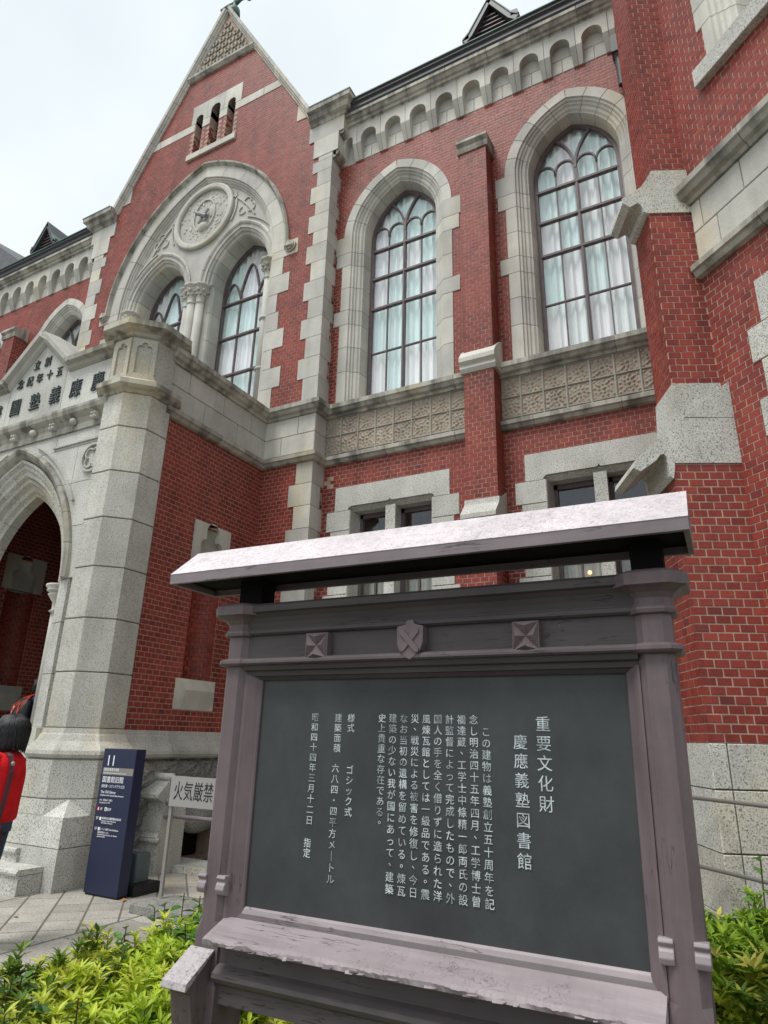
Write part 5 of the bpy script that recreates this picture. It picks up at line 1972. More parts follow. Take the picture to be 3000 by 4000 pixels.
tag(m.obj('fallen_leaf', 'deadleaf'), 'curled brown fallen leaf at the foot of the blue sign', 'leaf')
settle(LIB, (CX, YM, 0))

# ================================================================== notice board (foreground)
A1 = radians(1.4)
class Leaning(Fr):
    """the old board leans very slightly"""
    def p(s, u, d, z):
        a = Fr.p(s, u, d, z)
        return (a[0] + .013 * (z - 1.75), a[1] - .009 * (z - 1.75), z)
FN = Leaning(-1.0, 2.2, cos(A1), sin(A1), sin(A1), -cos(A1))
def notice_board():
    r = empty('notice_board', (0, 0, 0), 'weathered mauve timber notice board with small roof, dark slate panel and white Japanese text', 'notice board')
    BV = .0025
    def ring(u0, u1, d0, d1, e, z):
        return [FN.p(u0 - e, d1 + e, z), FN.p(u1 + e, d1 + e, z), FN.p(u1 + e, d0 - e, z), FN.p(u0 - e, d0 - e, z)]
    def post(u0, u1):
        c = .026
        def sec(z, ch, e=0.0):
            a, b, f, g = u0 - e, u1 + e, e, -.145 - e
            return [FN.p(a + ch, f, z), FN.p(b - ch, f, z), FN.p(b, f - ch, z), FN.p(b, g + ch, z), FN.p(b - ch, g, z), FN.p(a + ch, g, z), FN.p(a, g + ch, z), FN.p(a, f - ch, z)]
        m = M()
        m.loft([sec(-.05, .001, .012), sec(.70, .001, .012), sec(.72, .001, 0), sec(.855, .001), sec(.905, .026), sec(1.98, .026)])
        p = m.obj('post', 'wood', r, bevel=BV)
        # flared capital
        m = M()
        m.loft([sec(1.83, .030, .0), sec(1.834, .032, .018), sec(1.842, .032, .026), sec(1.856, .032, .026), sec(1.866, .03, .004)])
        m.obj('post_collar', 'wood', p, bevel=.0015)
        m = M()
        m.loft([sec(1.954, .030, .002), sec(1.957, .030, .014), sec(1.970, .031, .018), sec(1.992, .030, .006), sec(2.006, .030, .008), sec(2.022, .034, .020), sec(2.034, .040, .040), sec(2.040, .048, .058), sec(2.076, .050, .062), sec(2.086, .048, .050), sec(2.096, .04, .02)])
        m.obj('post_capital', 'wood', p, bevel=.0015)
        for s, uu in ((-1, u0 + .010), (1, u1 - .010)):      # scroll knobs on the chamfers
            m = M()
            x = uu
            pf = [(-.02, 1.058), (.018, 1.060), (.024, 1.050), (.014, 1.038), (.022, 1.028), (.026, 1.012), (.018, .996), (.0, .990), (-.02, .994)]
            m.loft([[FN.p(u, d - .012, z) for d, z in pf] for u in (x - .020, x + .020)])
            m.obj('post_knob', 'wood_peel', p, bevel=.003)
        # small buttress with a flaked weathering
        m = M()
        pf = [(0, .79), (.035, .795), (.133, .735), (.138, .718), (.108, .708), (.10, .70), (.085, .64), (.075, .60), (.07, .55), (.07, -.05), (0, -.05)]
        m.loft([[FN.p(u, d, z) for d, z in pf] for u in (u0 - .004, u0 + .088)] if u0 < 0 else [[FN.p(u, d, z) for d, z in pf] for u in (u0 + .014, u1 - .006)])
        m.obj('post_buttress', 'wood', p, bevel=BV)
        m = M()
        q0, q1 = (u0 - .012, u0 + .100) if u0 < 0 else (u0 + .010, u1 - .002)
        m.loft([[FN.p(u, d, z) for d, z in [(-.0, .812), (.004, .818), (.138, .744), (.143, .722), (.138, .718)]] for u in (q0, q1)])
        m.obj('post_weathering', 'wood_flaked', p, bevel=.001)
        return p
    post(-.933, -.822)
    post(.711, .822)
    U0, U1 = -.822, .711
    # slate panel
    m = M()
    m.box(FN, -.757, .672, .925, 1.795, -.085, -.060)
    board = m.obj('slate_panel', 'slateboard', r)
    # stiles with a stepped splay
    for a, s in ((U0, 1), (U1, -1)):
        w = .068 if s == 1 else .046
        m = M()
        pf = [(0, -.10), (0, -.016), (w * .18, -.018), (w * .86, -.046), (w * .90, -.046), (w, -.052), (w, -.10)]
        m.loft([[FN.p(a + s * (q - .004), d, z) for q, d in pf] for z in (.90, 1.80)])
        m.obj('frame_stile', 'wood', r, bevel=.0015)
    m = M()
    pf = [(-.10, 1.778), (-.048, 1.778), (-.034, 1.792), (-.026, 1.794), (-.022, 1.812), (-.006, 1.816), (-.002, 1.830), (-.002, 1.838), (-.10, 1.838)]
    m.loft([[FN.p(u, d, z) for d, z in pf] for u in (U0 - .004, U1 + .004)])
    m.obj('frame_head', 'wood_shaded', r, bevel=.001)
    m = M()
    m.loft([[FN.p(u, d, z) for d, z in [(-.10, 1.836), (.012, 1.836), (.020, 1.842), (.020, 1.852), (.008, 1.862), (-.10, 1.864)]] for u in (U0 - .002, U1 + .002)])
    m.obj('frieze_moulding', 'wood_h', r, bevel=.001)
    m = M()
    m.box(FN, U0 - .01, U1 + .01, 1.862, 1.962, -.11, -.022)
    fr = m.obj('frieze_board', 'wood_shaded', r)
    m = M()
    m.loft([[FN.p(u, d, z) for d, z in [(-.10, 1.958), (-.010, 1.958), (-.002, 1.966), (-.002, 1.980), (-.012, 1.984), (-.012, 1.988), (-.006, 2.008), (.004, 2.028), (.018, 2.044), (.030, 2.050), (.032, 2.074), (.024, 2.084), (-.02, 2.092), (-.19, 2.092), (-.19, 1.958)]] for u in (U0 - .03, U1 + .03)])
    m.obj('crown_moulding', 'wood_shaded', r, bevel=.001)
    # carved ornaments on the frieze
    c = -.062
    sh = [(c - .052, 1.955), (c - .018, 1.962), (c - .012, 1.978), (c + .012, 1.978), (c + .018, 1.962), (c + .052, 1.955), (c + .052, 1.895), (c + .042, 1.868), (c + .020, 1.846), (c, 1.834), (c - .020, 1.846), (c - .042, 1.868), (c - .052, 1.895)]
    m = M()
    m.prism(FN, sh, -.025, .022)
    so = m.obj('carved_shield', 'wood', fr, bevel=.002)
    for (a0, b0, a1, b1, dd) in ((-.032, 1.938, .030, 1.868, .030), (.030, 1.940, -.030, 1.872, .027)):
        m = M()
        L = math.hypot(a1 - a0, b1 - b0)
        tx, tz = (a1 - a0) / L, (b1 - b0) / L
        w = .010
        P = [(c + a0 - tz * w, b0 + tx * w), (c + a0 - tx * .008, b0 - tz * .008), (c + a0 + tz * w, b0 - tx * w), (c + a1 + tz * w, b1 - tx * w), (c + a1 + tx * .010, b1 + tz * .010), (c + a1 - tz * w, b1 + tx * w)]
        m.prism(FN, P, .02, dd)
        m.obj('carved_pen', 'wood', so)
    for (a, b, z0, z1) in ((-.520, -.420, 1.852, 1.952), (.318, .410, 1.852, 1.952)):
        m = M()
        cu_, cz_ = (a + b) / 2, (z0 + z1) / 2
        m.box(FN, a, b, z0, z1, -.03, .010)
        for P in ([(a, z0), (b, z0)], [(b, z0), (b, z1)], [(b, z1), (a, z1)], [(a, z1), (a, z0)]):
            p0, p1 = P
            m.add([FN.p(p0[0] * .96 + cu_ * .04, .010, p0[1] * .96 + cz_ * .04), FN.p(p1[0] * .96 + cu_ * .04, .010, p1[1] * .96 + cz_ * .04), FN.p(cu_, .010, cz_), FN.p((p0[0] + p1[0] + cu_) / 3, .030, (p0[1] + p1[1] + cz_) / 3)], [(0, 1, 3), (1, 2, 3), (2, 0, 3)])
        m.obj('carved_boss', 'wood', fr, recalc=True)
    # sill and lower rail
    m = M()
    m.loft([[FN.p(u, d, z) for d, z in [(-.10, .955), (-.058, .955), (-.052, .948), (-.046, .932), (-.10, .90)]] for u in (U0, U1)])
    m.obj('panel_bead', 'wood_peel', r, bevel=.001)
    m = M()
    m.loft([[FN.p(u, d, z) for d, z in [(-.10, .938), (-.046, .934), (-.035, .915), (-.10, .88)]] for u in (U0, U1)])
    m.obj('panel_bead', 'wood_h', r, bevel=.001)
    # sloping sill board with a ragged, flaked front edge
    n = 150
    secs = []
    rr = random.Random(5)
    w1, w2 = 0, 0
    for i in range(n + 1):
        u = U0 + (U1 - U0) * i / n
        w1 = .82 * w1 + rr.uniform(-.0035, .0035)
        w2 = .7 * w2 + rr.uniform(-.003, .003)
        secs.append([FN.p(u, d, z) for d, z in [(-.10, .905), (-.040, .916), (-.030, .921), (.078 + w1, .879 + w2 * .3), (.092 + w1, .870 + w2), (.090, .858), (.074, .851), (-.05, .872), (-.10, .86)]])
    m = M()
    m.loft(secs)
    m.obj('sill_board', 'wood_peel', r)
    k = 0
    for i in range(26):      # curled paint flakes along the edge
        u = U0 + .06 + rr.random() ** .8 * (U1 - U0 - .1)
        L = rr.uniform(.012, .045)
        m = M()
        h = rr.uniform(.002, .010)
        m.hexa([FN.p(u, .088, .866), FN.p(u + L, .090, .865), FN.p(u + L * .8, .100, .868 - h), FN.p(u + L * .1, .099, .866 - h), FN.p(u, .088, .8645), FN.p(u + L, .090, .8635), FN.p(u + L * .8, .099, .8665 - h), FN.p(u + L * .1, .098, .8645 - h)])
        m.obj('paint_flake', 'wood_peel' if i % 3 else 'wood', r)
    m = M()
    m.loft([[FN.p(u, d, z) for d, z in [(-.10, .87), (-.018, .87), (-.012, .86), (-.012, .775), (.006, .765), (.022, .752), (.026, .738), (.016, .722), (-.002, .716), (-.010, .708), (-.010, .650), (-.10, .650)]] for u in (U0, U1)])
    m.obj('lower_rail', 'wood_h', r, bevel=.001)
    # struts carrying the roof
    for a, b in ((-.905, -.790), (.715, .815)):
        m = M()
        m.box(FN, a, b, 2.06, 2.215, -.125, -.03)
        m.obj('roof_strut', 'shade_black', r)
    # roof
    RA_, RB_ = -1.162, .908
    D0, D1, DM = -.165, .138, -.013
    def slope(d_e, name):
        m = M()
        t = .014
        m.loft([[FN.p(u, d_e, 2.219), FN.p(u, DM, 2.352), FN.p(u, DM, 2.352 - t * 1.6), FN.p(u, d_e + (DM - d_e) * .07, 2.212)] for u in (RA_, RB_)])
        m.obj(name, 'roofpaint', r)
    slope(D1 + .002, 'roof_slope')
    slope(D0 - .002, 'roof_slope')
    for u0, u1 in ((RA_ + .004, RA_ + .018), (RB_ - .018, RB_ - .004)):
        m = M()
        m.loft([[FN.p(u, D1 - .01, 2.195), FN.p(u, DM, 2.340), FN.p(u, D0 + .01, 2.195)] for u in (u0, u1)])
        m.obj('roof_gable', 'fascia', r)
    for nm, (a, b, c_, d_) in dict(fascia_front=(RA_, RB_, D1 - .018, D1), fascia_back=(RA_, RB_, D0, D0 + .018)).items():
        m = M()
        m.box(FN, a, b, 2.176, 2.2185, c_, d_)
        m.obj('fascia', 'fascia', r, bevel=.0015)
    for a, b in ((RA_, RA_ + .018), (RB_ - .018, RB_)):
        m = M()
        m.box(FN, a, b, 2.176, 2.2185, D0 + .018, D1 - .018)
        m.obj('fascia', 'fascia', r, bevel=.0015)
    m = M()
    m.box(FN, RA_ + .018, RB_ - .018, 2.203, 2.209, D0 + .018, D1 - .018)
    m.obj('roof_ceiling', 'shade_black', r)
    # inscription: every column a part of the panel
    PT = .0372
    c8 = -.027
    cx_ = lambda k: c8 + (8 - k) * .0446
    cols = [(.409 * 1.027 - .027, 1.6165, .0612, .052, '重要文化財'), (.333 * 1.027 - .027, 1.558, .0596, .050, '慶應義塾図書館'),
            (cx_(3), 1.590, PT, .0335, 'この建物は義塾創立五十周年を記'), (cx_(4), 1.629, PT, .0335, '念し明治四十五年四月、工学博士曽'), (cx_(5), 1.629, PT, .0335, '禰達蔵、工学士中條精一郎両氏の設'),
            (cx_(6), 1.629, PT, .0335, '計監督によって完成したもので、外'), (cx_(7), 1.630, PT, .0335, '国人の手を全く借りずに造られた洋'), (cx_(8), 1.630, PT, .0335, '風煉瓦館としては一級品である。震'),
            (cx_(9), 1.631, PT, .0335, '災、戦災による被害を修復し、今日'), (cx_(10), 1.631, PT, .0335, 'なお当初の遺構を留めている。煉瓦'), (cx_(11), 1.632, PT, .0335, '建築の少ない我が国にあって、建築'),
            (cx_(12), 1.632, .0355, .0335, '史上貴重な存在である。'), (-.302 * 1.027 - .027, 1.631, .0355, .033, '様式'), (-.299 * 1.027 - .027, 1.447, .0357, .033, 'ゴシック式'),
            (-.357 * 1.027 - .027, 1.631, .0363, .033, '建築面積'), (-.359 * 1.027 - .027, 1.451, .0371, .033, '六八四・四平方メ｜トル'), (-.459 * 1.027 - .027, 1.633, .0367, .033, '昭和四十四年三月十二日'), (-.461 * 1.027 - .027, 1.189, .034, .033, '指定')]
    for (u, z, pitch, size, s) in cols:
        me_all = None
        bmx = bmesh.new()
        for i, ch in enumerate(s):
            t = text_mesh(ch, size, 'white', 'inscription', .0004)
            dx = size * .30 if ch in '、。' else 0
            dz = size * .32 if ch in '、。' else 0
            t.transform(Matrix.Translation((dx, -i * pitch + dz, 0)))
            bmx.from_mesh(t)
            bpy.data.meshes.remove(t)
        me = bpy.data.meshes.new('inscription')
        bmx.to_mesh(me)
        bmx.free()
        me.materials.append(MAT['white'])
        o = bpy.data.objects.new('inscription', me)
        COL.objects.link(o)
        o['label'] = 'column of white text reading ' + s.replace('｜', 'ー')
        o.parent = board
        q = FN.p(u, -.0592, z)
        o.matrix_world = Matrix(((FN.u[0], .013, FN.n[0], q[0]), (FN.u[1], -.009, FN.n[1], q[1]), (0, 1, 0, q[2]), (0, 0, 0, 1)))
    settle(r, (-1.03, 2.27, 0))
notice_board()

# ================================================================== blue sign post
def blue_sign():
    r = empty('sign_pillar', (0, 0, 0), 'upright navy blue sign pillar numbered 11 with white and grey lettering', 'sign')
    F = Fr(0, 5.27, 1, 0, 0, -1)
    m = M()
    m.hexa([(-6.232, 5.27, .02), (-5.742, 5.27, .02), (-5.742, 5.27, 1.396), (-6.232, 5.27, 1.396), (-6.232, 5.40, .02), (-5.742, 5.40, .02), (-5.742, 5.40, 1.396), (-6.232, 5.40, 1.396)])
    body = m.obj('pillar_body', 'navy', r, bevel=.003)
    m = M()
    m.wbox(-6.22, -5.755, 5.285, 5.39, 0, .02)
    m.obj('pillar_foot', 'black', r)
    m = M()
    m.box(F, -6.205, -5.752, 1.136, 1.206, -.001, .0015)
    m.obj('grey_stripe', 'printgrey', body)
    def T(s, u, z, size, mat='printwhite', sx=1.0, name='lettering'):
        put_text(s, size, mat, name, F.p(u, .0025, z), (1, 0), body, (0, -1), .0006, 'LEFT', sx)
    T('11', -6.178, 1.272, .150)
    T('国指定重要文化財', -6.192, 1.186, .030, sx=.95)
    T('Nationally Designated Important Cultural Property', -6.192, 1.153, .0165)
    T('図書館旧館', -6.196, 1.085, .068, sx=.95)
    T('（展示館・ステンドグラス口）', -6.212, 1.022, .034, sx=.80)
    T('The Old Library', -6.192, .966, .038, sx=.9)
    T('(Exhibition Hall / Stained Glass Entrance)', -6.192, .934, .021)
    T('1912（明治45）年竣工', -6.192, .886, .022, sx=.9)
    T('Completed in 1912', -6.192, .862, .021)
    for k, (u, mt) in enumerate(((-6.205, 'printred'), (-6.095, 'printwhite'))):
        m = M()
        m.box(F, u, u + .030, .785, .820, 0, .0015)
        ic = m.obj('pictogram', mt, body)
        m = M()
        m.box(F, u + .008, u + .022, .790, .803, .0015, .0025)
        m.prism(F, circle(u + .015, .810, .005, 8), .0015, .0025)
        m.obj('pictogram_figure', 'printwhite' if k == 0 else 'navy', ic)
    T('1F', -6.165, .800, .038)
    T('B1F', -6.055, .800, .038)
    T('2F', -6.205, .712, .038)
    T('福澤諭吉記念慶應義塾史展示館', -6.118, .714, .024, sx=.85)
    T('Fukuzawa Yukichi Memorial', -6.118, .690, .019)
    T('Keio History Museum', -6.118, .671, .019)
    T('1F', -6.205, .612, .038)
    T('カフェ八角塔 Cafe Hakkakuto', -6.118, .612, .022, sx=.95)
    T('福沢研究センター', -6.150, .580, .022)
    T('Fukuzawa Memorial Center for Modern', -6.150, .560, .018)
    T('Japanese Studies', -6.150, .542, .018)
    for z in (.695, .598):
        m = M()
        m.box(F, -6.152, -6.127, z, z + .030, 0, .0015)
        m.obj('pictogram', 'printwhite', body)
    settle(r, (-5.99, 5.33, 0))
blue_sign()

def steel_sign():
    r = empty('no_fire_sign', (0, 0, 0), 'low satin steel sign reading 火気厳禁 on a slim pole with a flat stone foot', 'sign')
    F = Fr(0, 5.30, 1, 0, 0, -1)
    m = M()
    m.box(F, -5.222, -4.520, .885, 1.162, -.004, .012)
    p = m.obj('sign_plate', 'steelplate', r, bevel=.001)
    for u in (-5.225, -4.54):
        m = M()
        m.box(F, u, u + .036, .09, 1.166, -.030, -.004)
        m.obj('sign_pole', 'steel', r, bevel=.001)
    for i, ch in enumerate('火気厳禁'):
        put_text(ch, .185, 'black', 'lettering', F.p(-5.110 + .130 * i, .0135, 1.018), (1, 0), p, (0, -1), .001, sx=.68)
    m = M()
    m.wbox(-5.27, -4.48, 5.0, 5.52, 0.0, .075)
    m.obj('sign_foot', 'rock', r, bevel=.004)
    settle(r, (-4.94, 5.28, 0))
steel_sign()

def ash_bin():
    r = empty('ash_stand', (0, 0, 0), 'small grey and black ashtray stand just behind the blue sign pillar', 'ashtray stand')
    m = M()
    c = (-5.95, 5.66)
    def rr(w, d, z, k=.03):
        pts = []
        for sx, sy, a0 in ((1, 1, 0), (-1, 1, 90), (-1, -1, 180), (1, -1, 270)):
            for t in range(4):
                a = radians(a0 + 30 * t)
                pts.append((c[0] + sx * (w - k) + k * cos(a), c[1] + sy * (d - k) + k * sin(a), z))
        return pts
    m.loft([rr(.115, .10, .09), rr(.115, .10, .34), rr(.108, .093, .365), rr(.09, .08, .37)])
    m.obj('bin_body', 'greybin', r)
    m = M()
    m.wbox(-6.02, -5.88, 5.62, 5.70, .37, .378)
    m.obj('bin_lid', 'lead', r)
    m = M()
    m.wbox(-5.93, -5.70, 5.44, 5.80, 0, .10)
    m.obj('stand_base', 'black', r, bevel=.006)
    m = M()
    m.wbox(-6.08, -5.86, 5.43, 5.50, 0, .245)
    m.obj('stand_panel', 'black', r, bevel=.006)
    settle(r, (-5.92, 5.6, 0))
ash_bin()

# ================================================================== people
def skin_body(name, joints, edges, root, mat, parent, sub=2):
    me = bpy.data.meshes.new(name)
    names = list(joints)
    me.from_pydata([joints[k][0] for k in names], [(names.index(a), names.index(b)) for a, b in edges], [])
    o = bpy.data.objects.new(name, me)
    COL.objects.link(o)
    me.materials.append(MAT[mat])
    sk = o.modifiers.new('skin', 'SKIN')
    sk.use_smooth_shade = True
    me.skin_vertices.new() if hasattr(me.skin_vertices, 'new') and not me.skin_vertices else None
    o.parent = parent
    ss = o.modifiers.new('sub', 'SUBSURF')
    ss.levels = ss.render_levels = sub
    lay = me.skin_vertices[0] if me.skin_vertices else None
    if lay:
        for i, k in enumerate(names):
            rr = joints[k][1]
            lay.data[i].radius = rr if isinstance(rr, tuple) else (rr, rr)
            lay.data[i].use_root = (k == root)
    return o

def human(T, parent, lean=0.0, arm_l=None, arm_r=None):
    """continuous body; T maps (forward, left, up) to world"""
    J = {}
    def j(k, f, l, u, r):
        J[k] = (T(f, l, u), r)
    j('pelvis', 0, 0, .92, .11)
    j('waist', .0, 0, 1.06, .095)
    j('chest', .0, 0, 1.24, .11)
    j('neck0', -.01, 0, 1.38, .050)
    j('neck1', .0, 0, 1.45, .045)
    j('head0', .02, 0, 1.52, .070)
    j('head1', .015, 0, 1.60, .080)
    E_ = [('pelvis', 'waist'), ('waist', 'chest'), ('chest', 'neck0'), ('neck0', 'neck1'), ('neck1', 'head0'), ('head0', 'head1')]
    for s, nm, arm in ((1, 'l', arm_l), (-1, 'r', arm_r)):
        el, wr = arm or ((.02, .23, 1.07), (.12, .21, .86))
        j(nm + 'sh', 0, s * .165, 1.345, .048)
        j(nm + 'el', el[0], s * el[1], el[2], .036)
        j(nm + 'wr', wr[0], s * wr[1], wr[2], .025)
        d = Vector((wr[0] - el[0], wr[1] - el[1], wr[2] - el[2])).normalized()
        j(nm + 'pa', wr[0] + d.x * .07, s * (wr[1] + d.y * .07), wr[2] + d.z * .07, (.030, .018))
        E_ += [('chest', nm + 'sh'), (nm + 'sh', nm + 'el'), (nm + 'el', nm + 'wr'), (nm + 'wr', nm + 'pa')]
        for q in range(4):
            off = (q - 1.5) * .018
            L = (.052, .062, .058, .044)[q]
            j(nm + 'f%d' % q, wr[0] + d.x * (.075 + L * .6) + off, s * (wr[1] + d.y * .11 - .004), wr[2] + d.z * (.075 + L * .6), .0085)
            j(nm + 'g%d' % q, wr[0] + d.x * (.07 + L) + off, s * (wr[1] + d.y * .11 - .018), wr[2] + d.z * (.07 + L * 1.1), .007)
            E_ += [(nm + 'pa', nm + 'f%d' % q), (nm + 'f%d' % q, nm + 'g%d' % q)]
        j(nm + 'th', wr[0] + .035, s * (wr[1] - .02), wr[2] + d.z * .05, .010)
        j(nm + 'ti', wr[0] + .045, s * (wr[1] - .03), wr[2] + d.z * .085, .008)
        E_ += [(nm + 'wr', nm + 'th'), (nm + 'th', nm + 'ti')]
        j(nm + 'hip', 0, s * .085, .86, .085)
        j(nm + 'kn', .02, s * .09, .48, .055)
        j(nm + 'an', -.01, s * .09, .09, .038)
        j(nm + 'fo', .11, s * .095, .035, (.040, .028))
        E_ += [('pelvis', nm + 'hip'), (nm + 'hip', nm + 'kn'), (nm + 'kn', nm + 'an'), (nm + 'an', nm + 'fo')]
    return J, E_

def ell(T, f, l, z, rf, rl, n=18, wob=0.0, ph=0.0):
    return [T(f + rf * cos(2 * pi * i / n) * (1 + wob * sin(5 * 2 * pi * i / n + ph)), l + rl * sin(2 * pi * i / n) * (1 + wob * sin(4 * 2 * pi * i / n + ph * 2)), z) for i in range(n)]

def face_parts(T, r, hz=1.565):
    m = M()
    m.ball((0, 0, 0), .012, 8, 5)
    # nose, lips, eyes, ears as small meshes on the head
    def blob(name, f, l, z, rad, sc, mat):
        q = M()
        q.ball((0, 0, 0), rad, 10, 6, sc=sc)
        q.v = [T(f + a, l + b, z + c) for a, b, c in q.v]
        q.obj(name, mat, r, sm=True)
    blob('nose', .106, 0, hz - .01, .016, (1.2, .7, 1.3), 'skin')
    for s in (1, -1):
        blob('eye', .090, s * .030, hz + .012, .011, (.6, 1.2, .6), 'hair')
        blob('ear', .005, s * .082, hz - .005, .026, (.7, .35, 1.1), 'skin')
    blob('mouth', .094, 0, hz - .052, .014, (.5, 1.5, .4), 'maroon')

def woman():
    r = empty('person', (0, 0, 0), 'person with short black hair in red knit top, at the left edge', 'person')
    base = (-5.41, 3.60)
    fx, fy = -.90, -.436
    H = 1.0
    def T(f, l, z):
        return (base[0] + f * fx - l * fy, base[1] + f * fy + l * fx * 1.0, z * H - .0)
    J, E_ = human(T, r)
    skin_body('body', J, E_, 'pelvis', 'skin', r)
    face_parts(T, r)
    # knit top
    m = M()
    m.loft([ell(T, -.01, 0, z, rf, rl, wob=w, ph=p) for z, rf, rl, w, p in ((.86, .135, .185, .04, 0), (.90, .150, .20, .05, .5), (1.00, .148, .19, .05, 1.0), (1.12, .155, .195, .04, 1.6), (1.24, .155, .205, .03, 2.1), (1.33, .125, .20, .02, 2.5), (1.385, .085, .13, 0, 0), (1.415, .062, .068, 0, 0))])
    o = m.obj('knit_top', 'red', r, sm=True)
    o.modifiers.new('s', 'SUBSURF').render_levels = 2
    for s in (1, -1):
        m = M()
        m.tube([T(0, s * .13, 1.345), T(.0, s * .19, 1.31), T(.01, s * .225, 1.18), T(.03, s * .245, 1.05), T(.09, s * .23, .93), T(.12, s * .215, .87)], [.06, .068, .062, .055, .045, .040], 12)
        o = m.obj('sleeve', 'red', r, sm=True)
    m = M()
    m.loft([ell(T, 0, 0, z, rf, rl) for z, rf, rl in ((.80, .13, .175), (.90, .13, .18), (.98, .12, .16))])
    for s in (1, -1):
        m.loft([ell(T, f, s * l, z, a, a * .95, 12) for f, l, z, a in ((0, .085, .88, .098), (.01, .09, .66, .082), (.02, .092, .48, .066), (.0, .092, .25, .058), (-.01, .092, .09, .055))])
    m.obj('jeans', 'jeans', r, sm=True)
    for s in (1, -1):
        m = M()
        m.loft([ell(T, .05, s * .094, z, a, b, 12) for z, a, b in ((.0, .125, .045), (.03, .128, .048), (.07, .085, .042), (.10, .05, .04))])
        m.obj('shoe', 'black', r, sm=True)
    # hair: bob with loose tips
    m = M()
    m.loft([ell(T, f, 0, z, a, b, 20) for f, z, a, b in ((-.045, 1.415, .075, .085), (-.04, 1.44, .098, .108), (-.035, 1.50, .115, .118), (-.025, 1.57, .120, .118), (-.01, 1.63, .112, .108), (-.0, 1.675, .075, .075), (.0, 1.692, .02, .02))])
    hr = random.Random(3)
    for i in range(420):
        a = hr.uniform(.62, 2 * pi - .62)
        zb = 1.405 + hr.uniform(-.03, .05)
        k = 1.0 + hr.uniform(-.01, .05)
        pts = []
        for t in range(7):
            q = t / 6
            zz = 1.69 + (zb - 1.69) * q
            rad = sqrt(max(0.02, 1 - ((zz - 1.555) / .14) ** 2)) if zz > 1.555 else 1.0 - .10 * (1.555 - zz) / .15
            pts.append(T(-.028 + .122 * rad * k * cos(a + .12 * q), .121 * rad * k * sin(a + .12 * q), zz))
        m.tube(pts, [.004, .0045, .005, .005, .005, .004, .001], 4)
    m.obj('hair', 'hair', r, sm=True)
    settle(r, (base[0], base[1], 0))
    # bag hanging from the shoulder: a thing of its own
    b = empty('shoulder_bag', (0, 0, 0), 'maroon leather shoulder bag hanging behind the person in red', 'bag')
    m = M()
    secs = []
    for z, a, c in ((.66, .04, .10), (.68, .055, .15), (.76, .06, .165), (.84, .045, .15), (.875, .02, .14)):
        secs.append(ell(T, -.06, .21, z, c, a, 16))
    m.loft(secs)
    m.obj('bag_body', 'maroon', b, sm=True)
    m = M()
    pts = [T(-.155, .20, .88), T(-.165, .18, 1.05), T(-.160, .145, 1.25), T(-.11, .11, 1.37), T(-.02, .095, 1.405), T(.08, .10, 1.36), T(.14, .14, 1.2), T(.14, .19, 1.0), T(.07, .22, .88)]
    P = [Vector(p) for p in pts]
    secs = []
    for i, p in enumerate(P):
        t = (P[min(i + 1, len(P) - 1)] - P[max(i - 1, 0)]).normalized()
        out = Vector((p.x - base[0], p.y - base[1], 0)).normalized()
        w = t.cross(out).normalized()
        secs.append([tuple(p + w * .018 + out * .002), tuple(p - w * .018 + out * .002), tuple(p - w * .018 - out * .004), tuple(p + w * .018 - out * .004)])
    m.loft(secs)
    m.obj('bag_strap', 'maroon', b)
    m = M()
    q = Vector(T(-.163, .153, 1.31))
    m.ball(tuple(q), .02, 8, 5, sc=(.8, .8, .9))
    m.obj('strap_buckle', 'steel', b)
    settle(b, T(-.05, .21, .66))
woman()

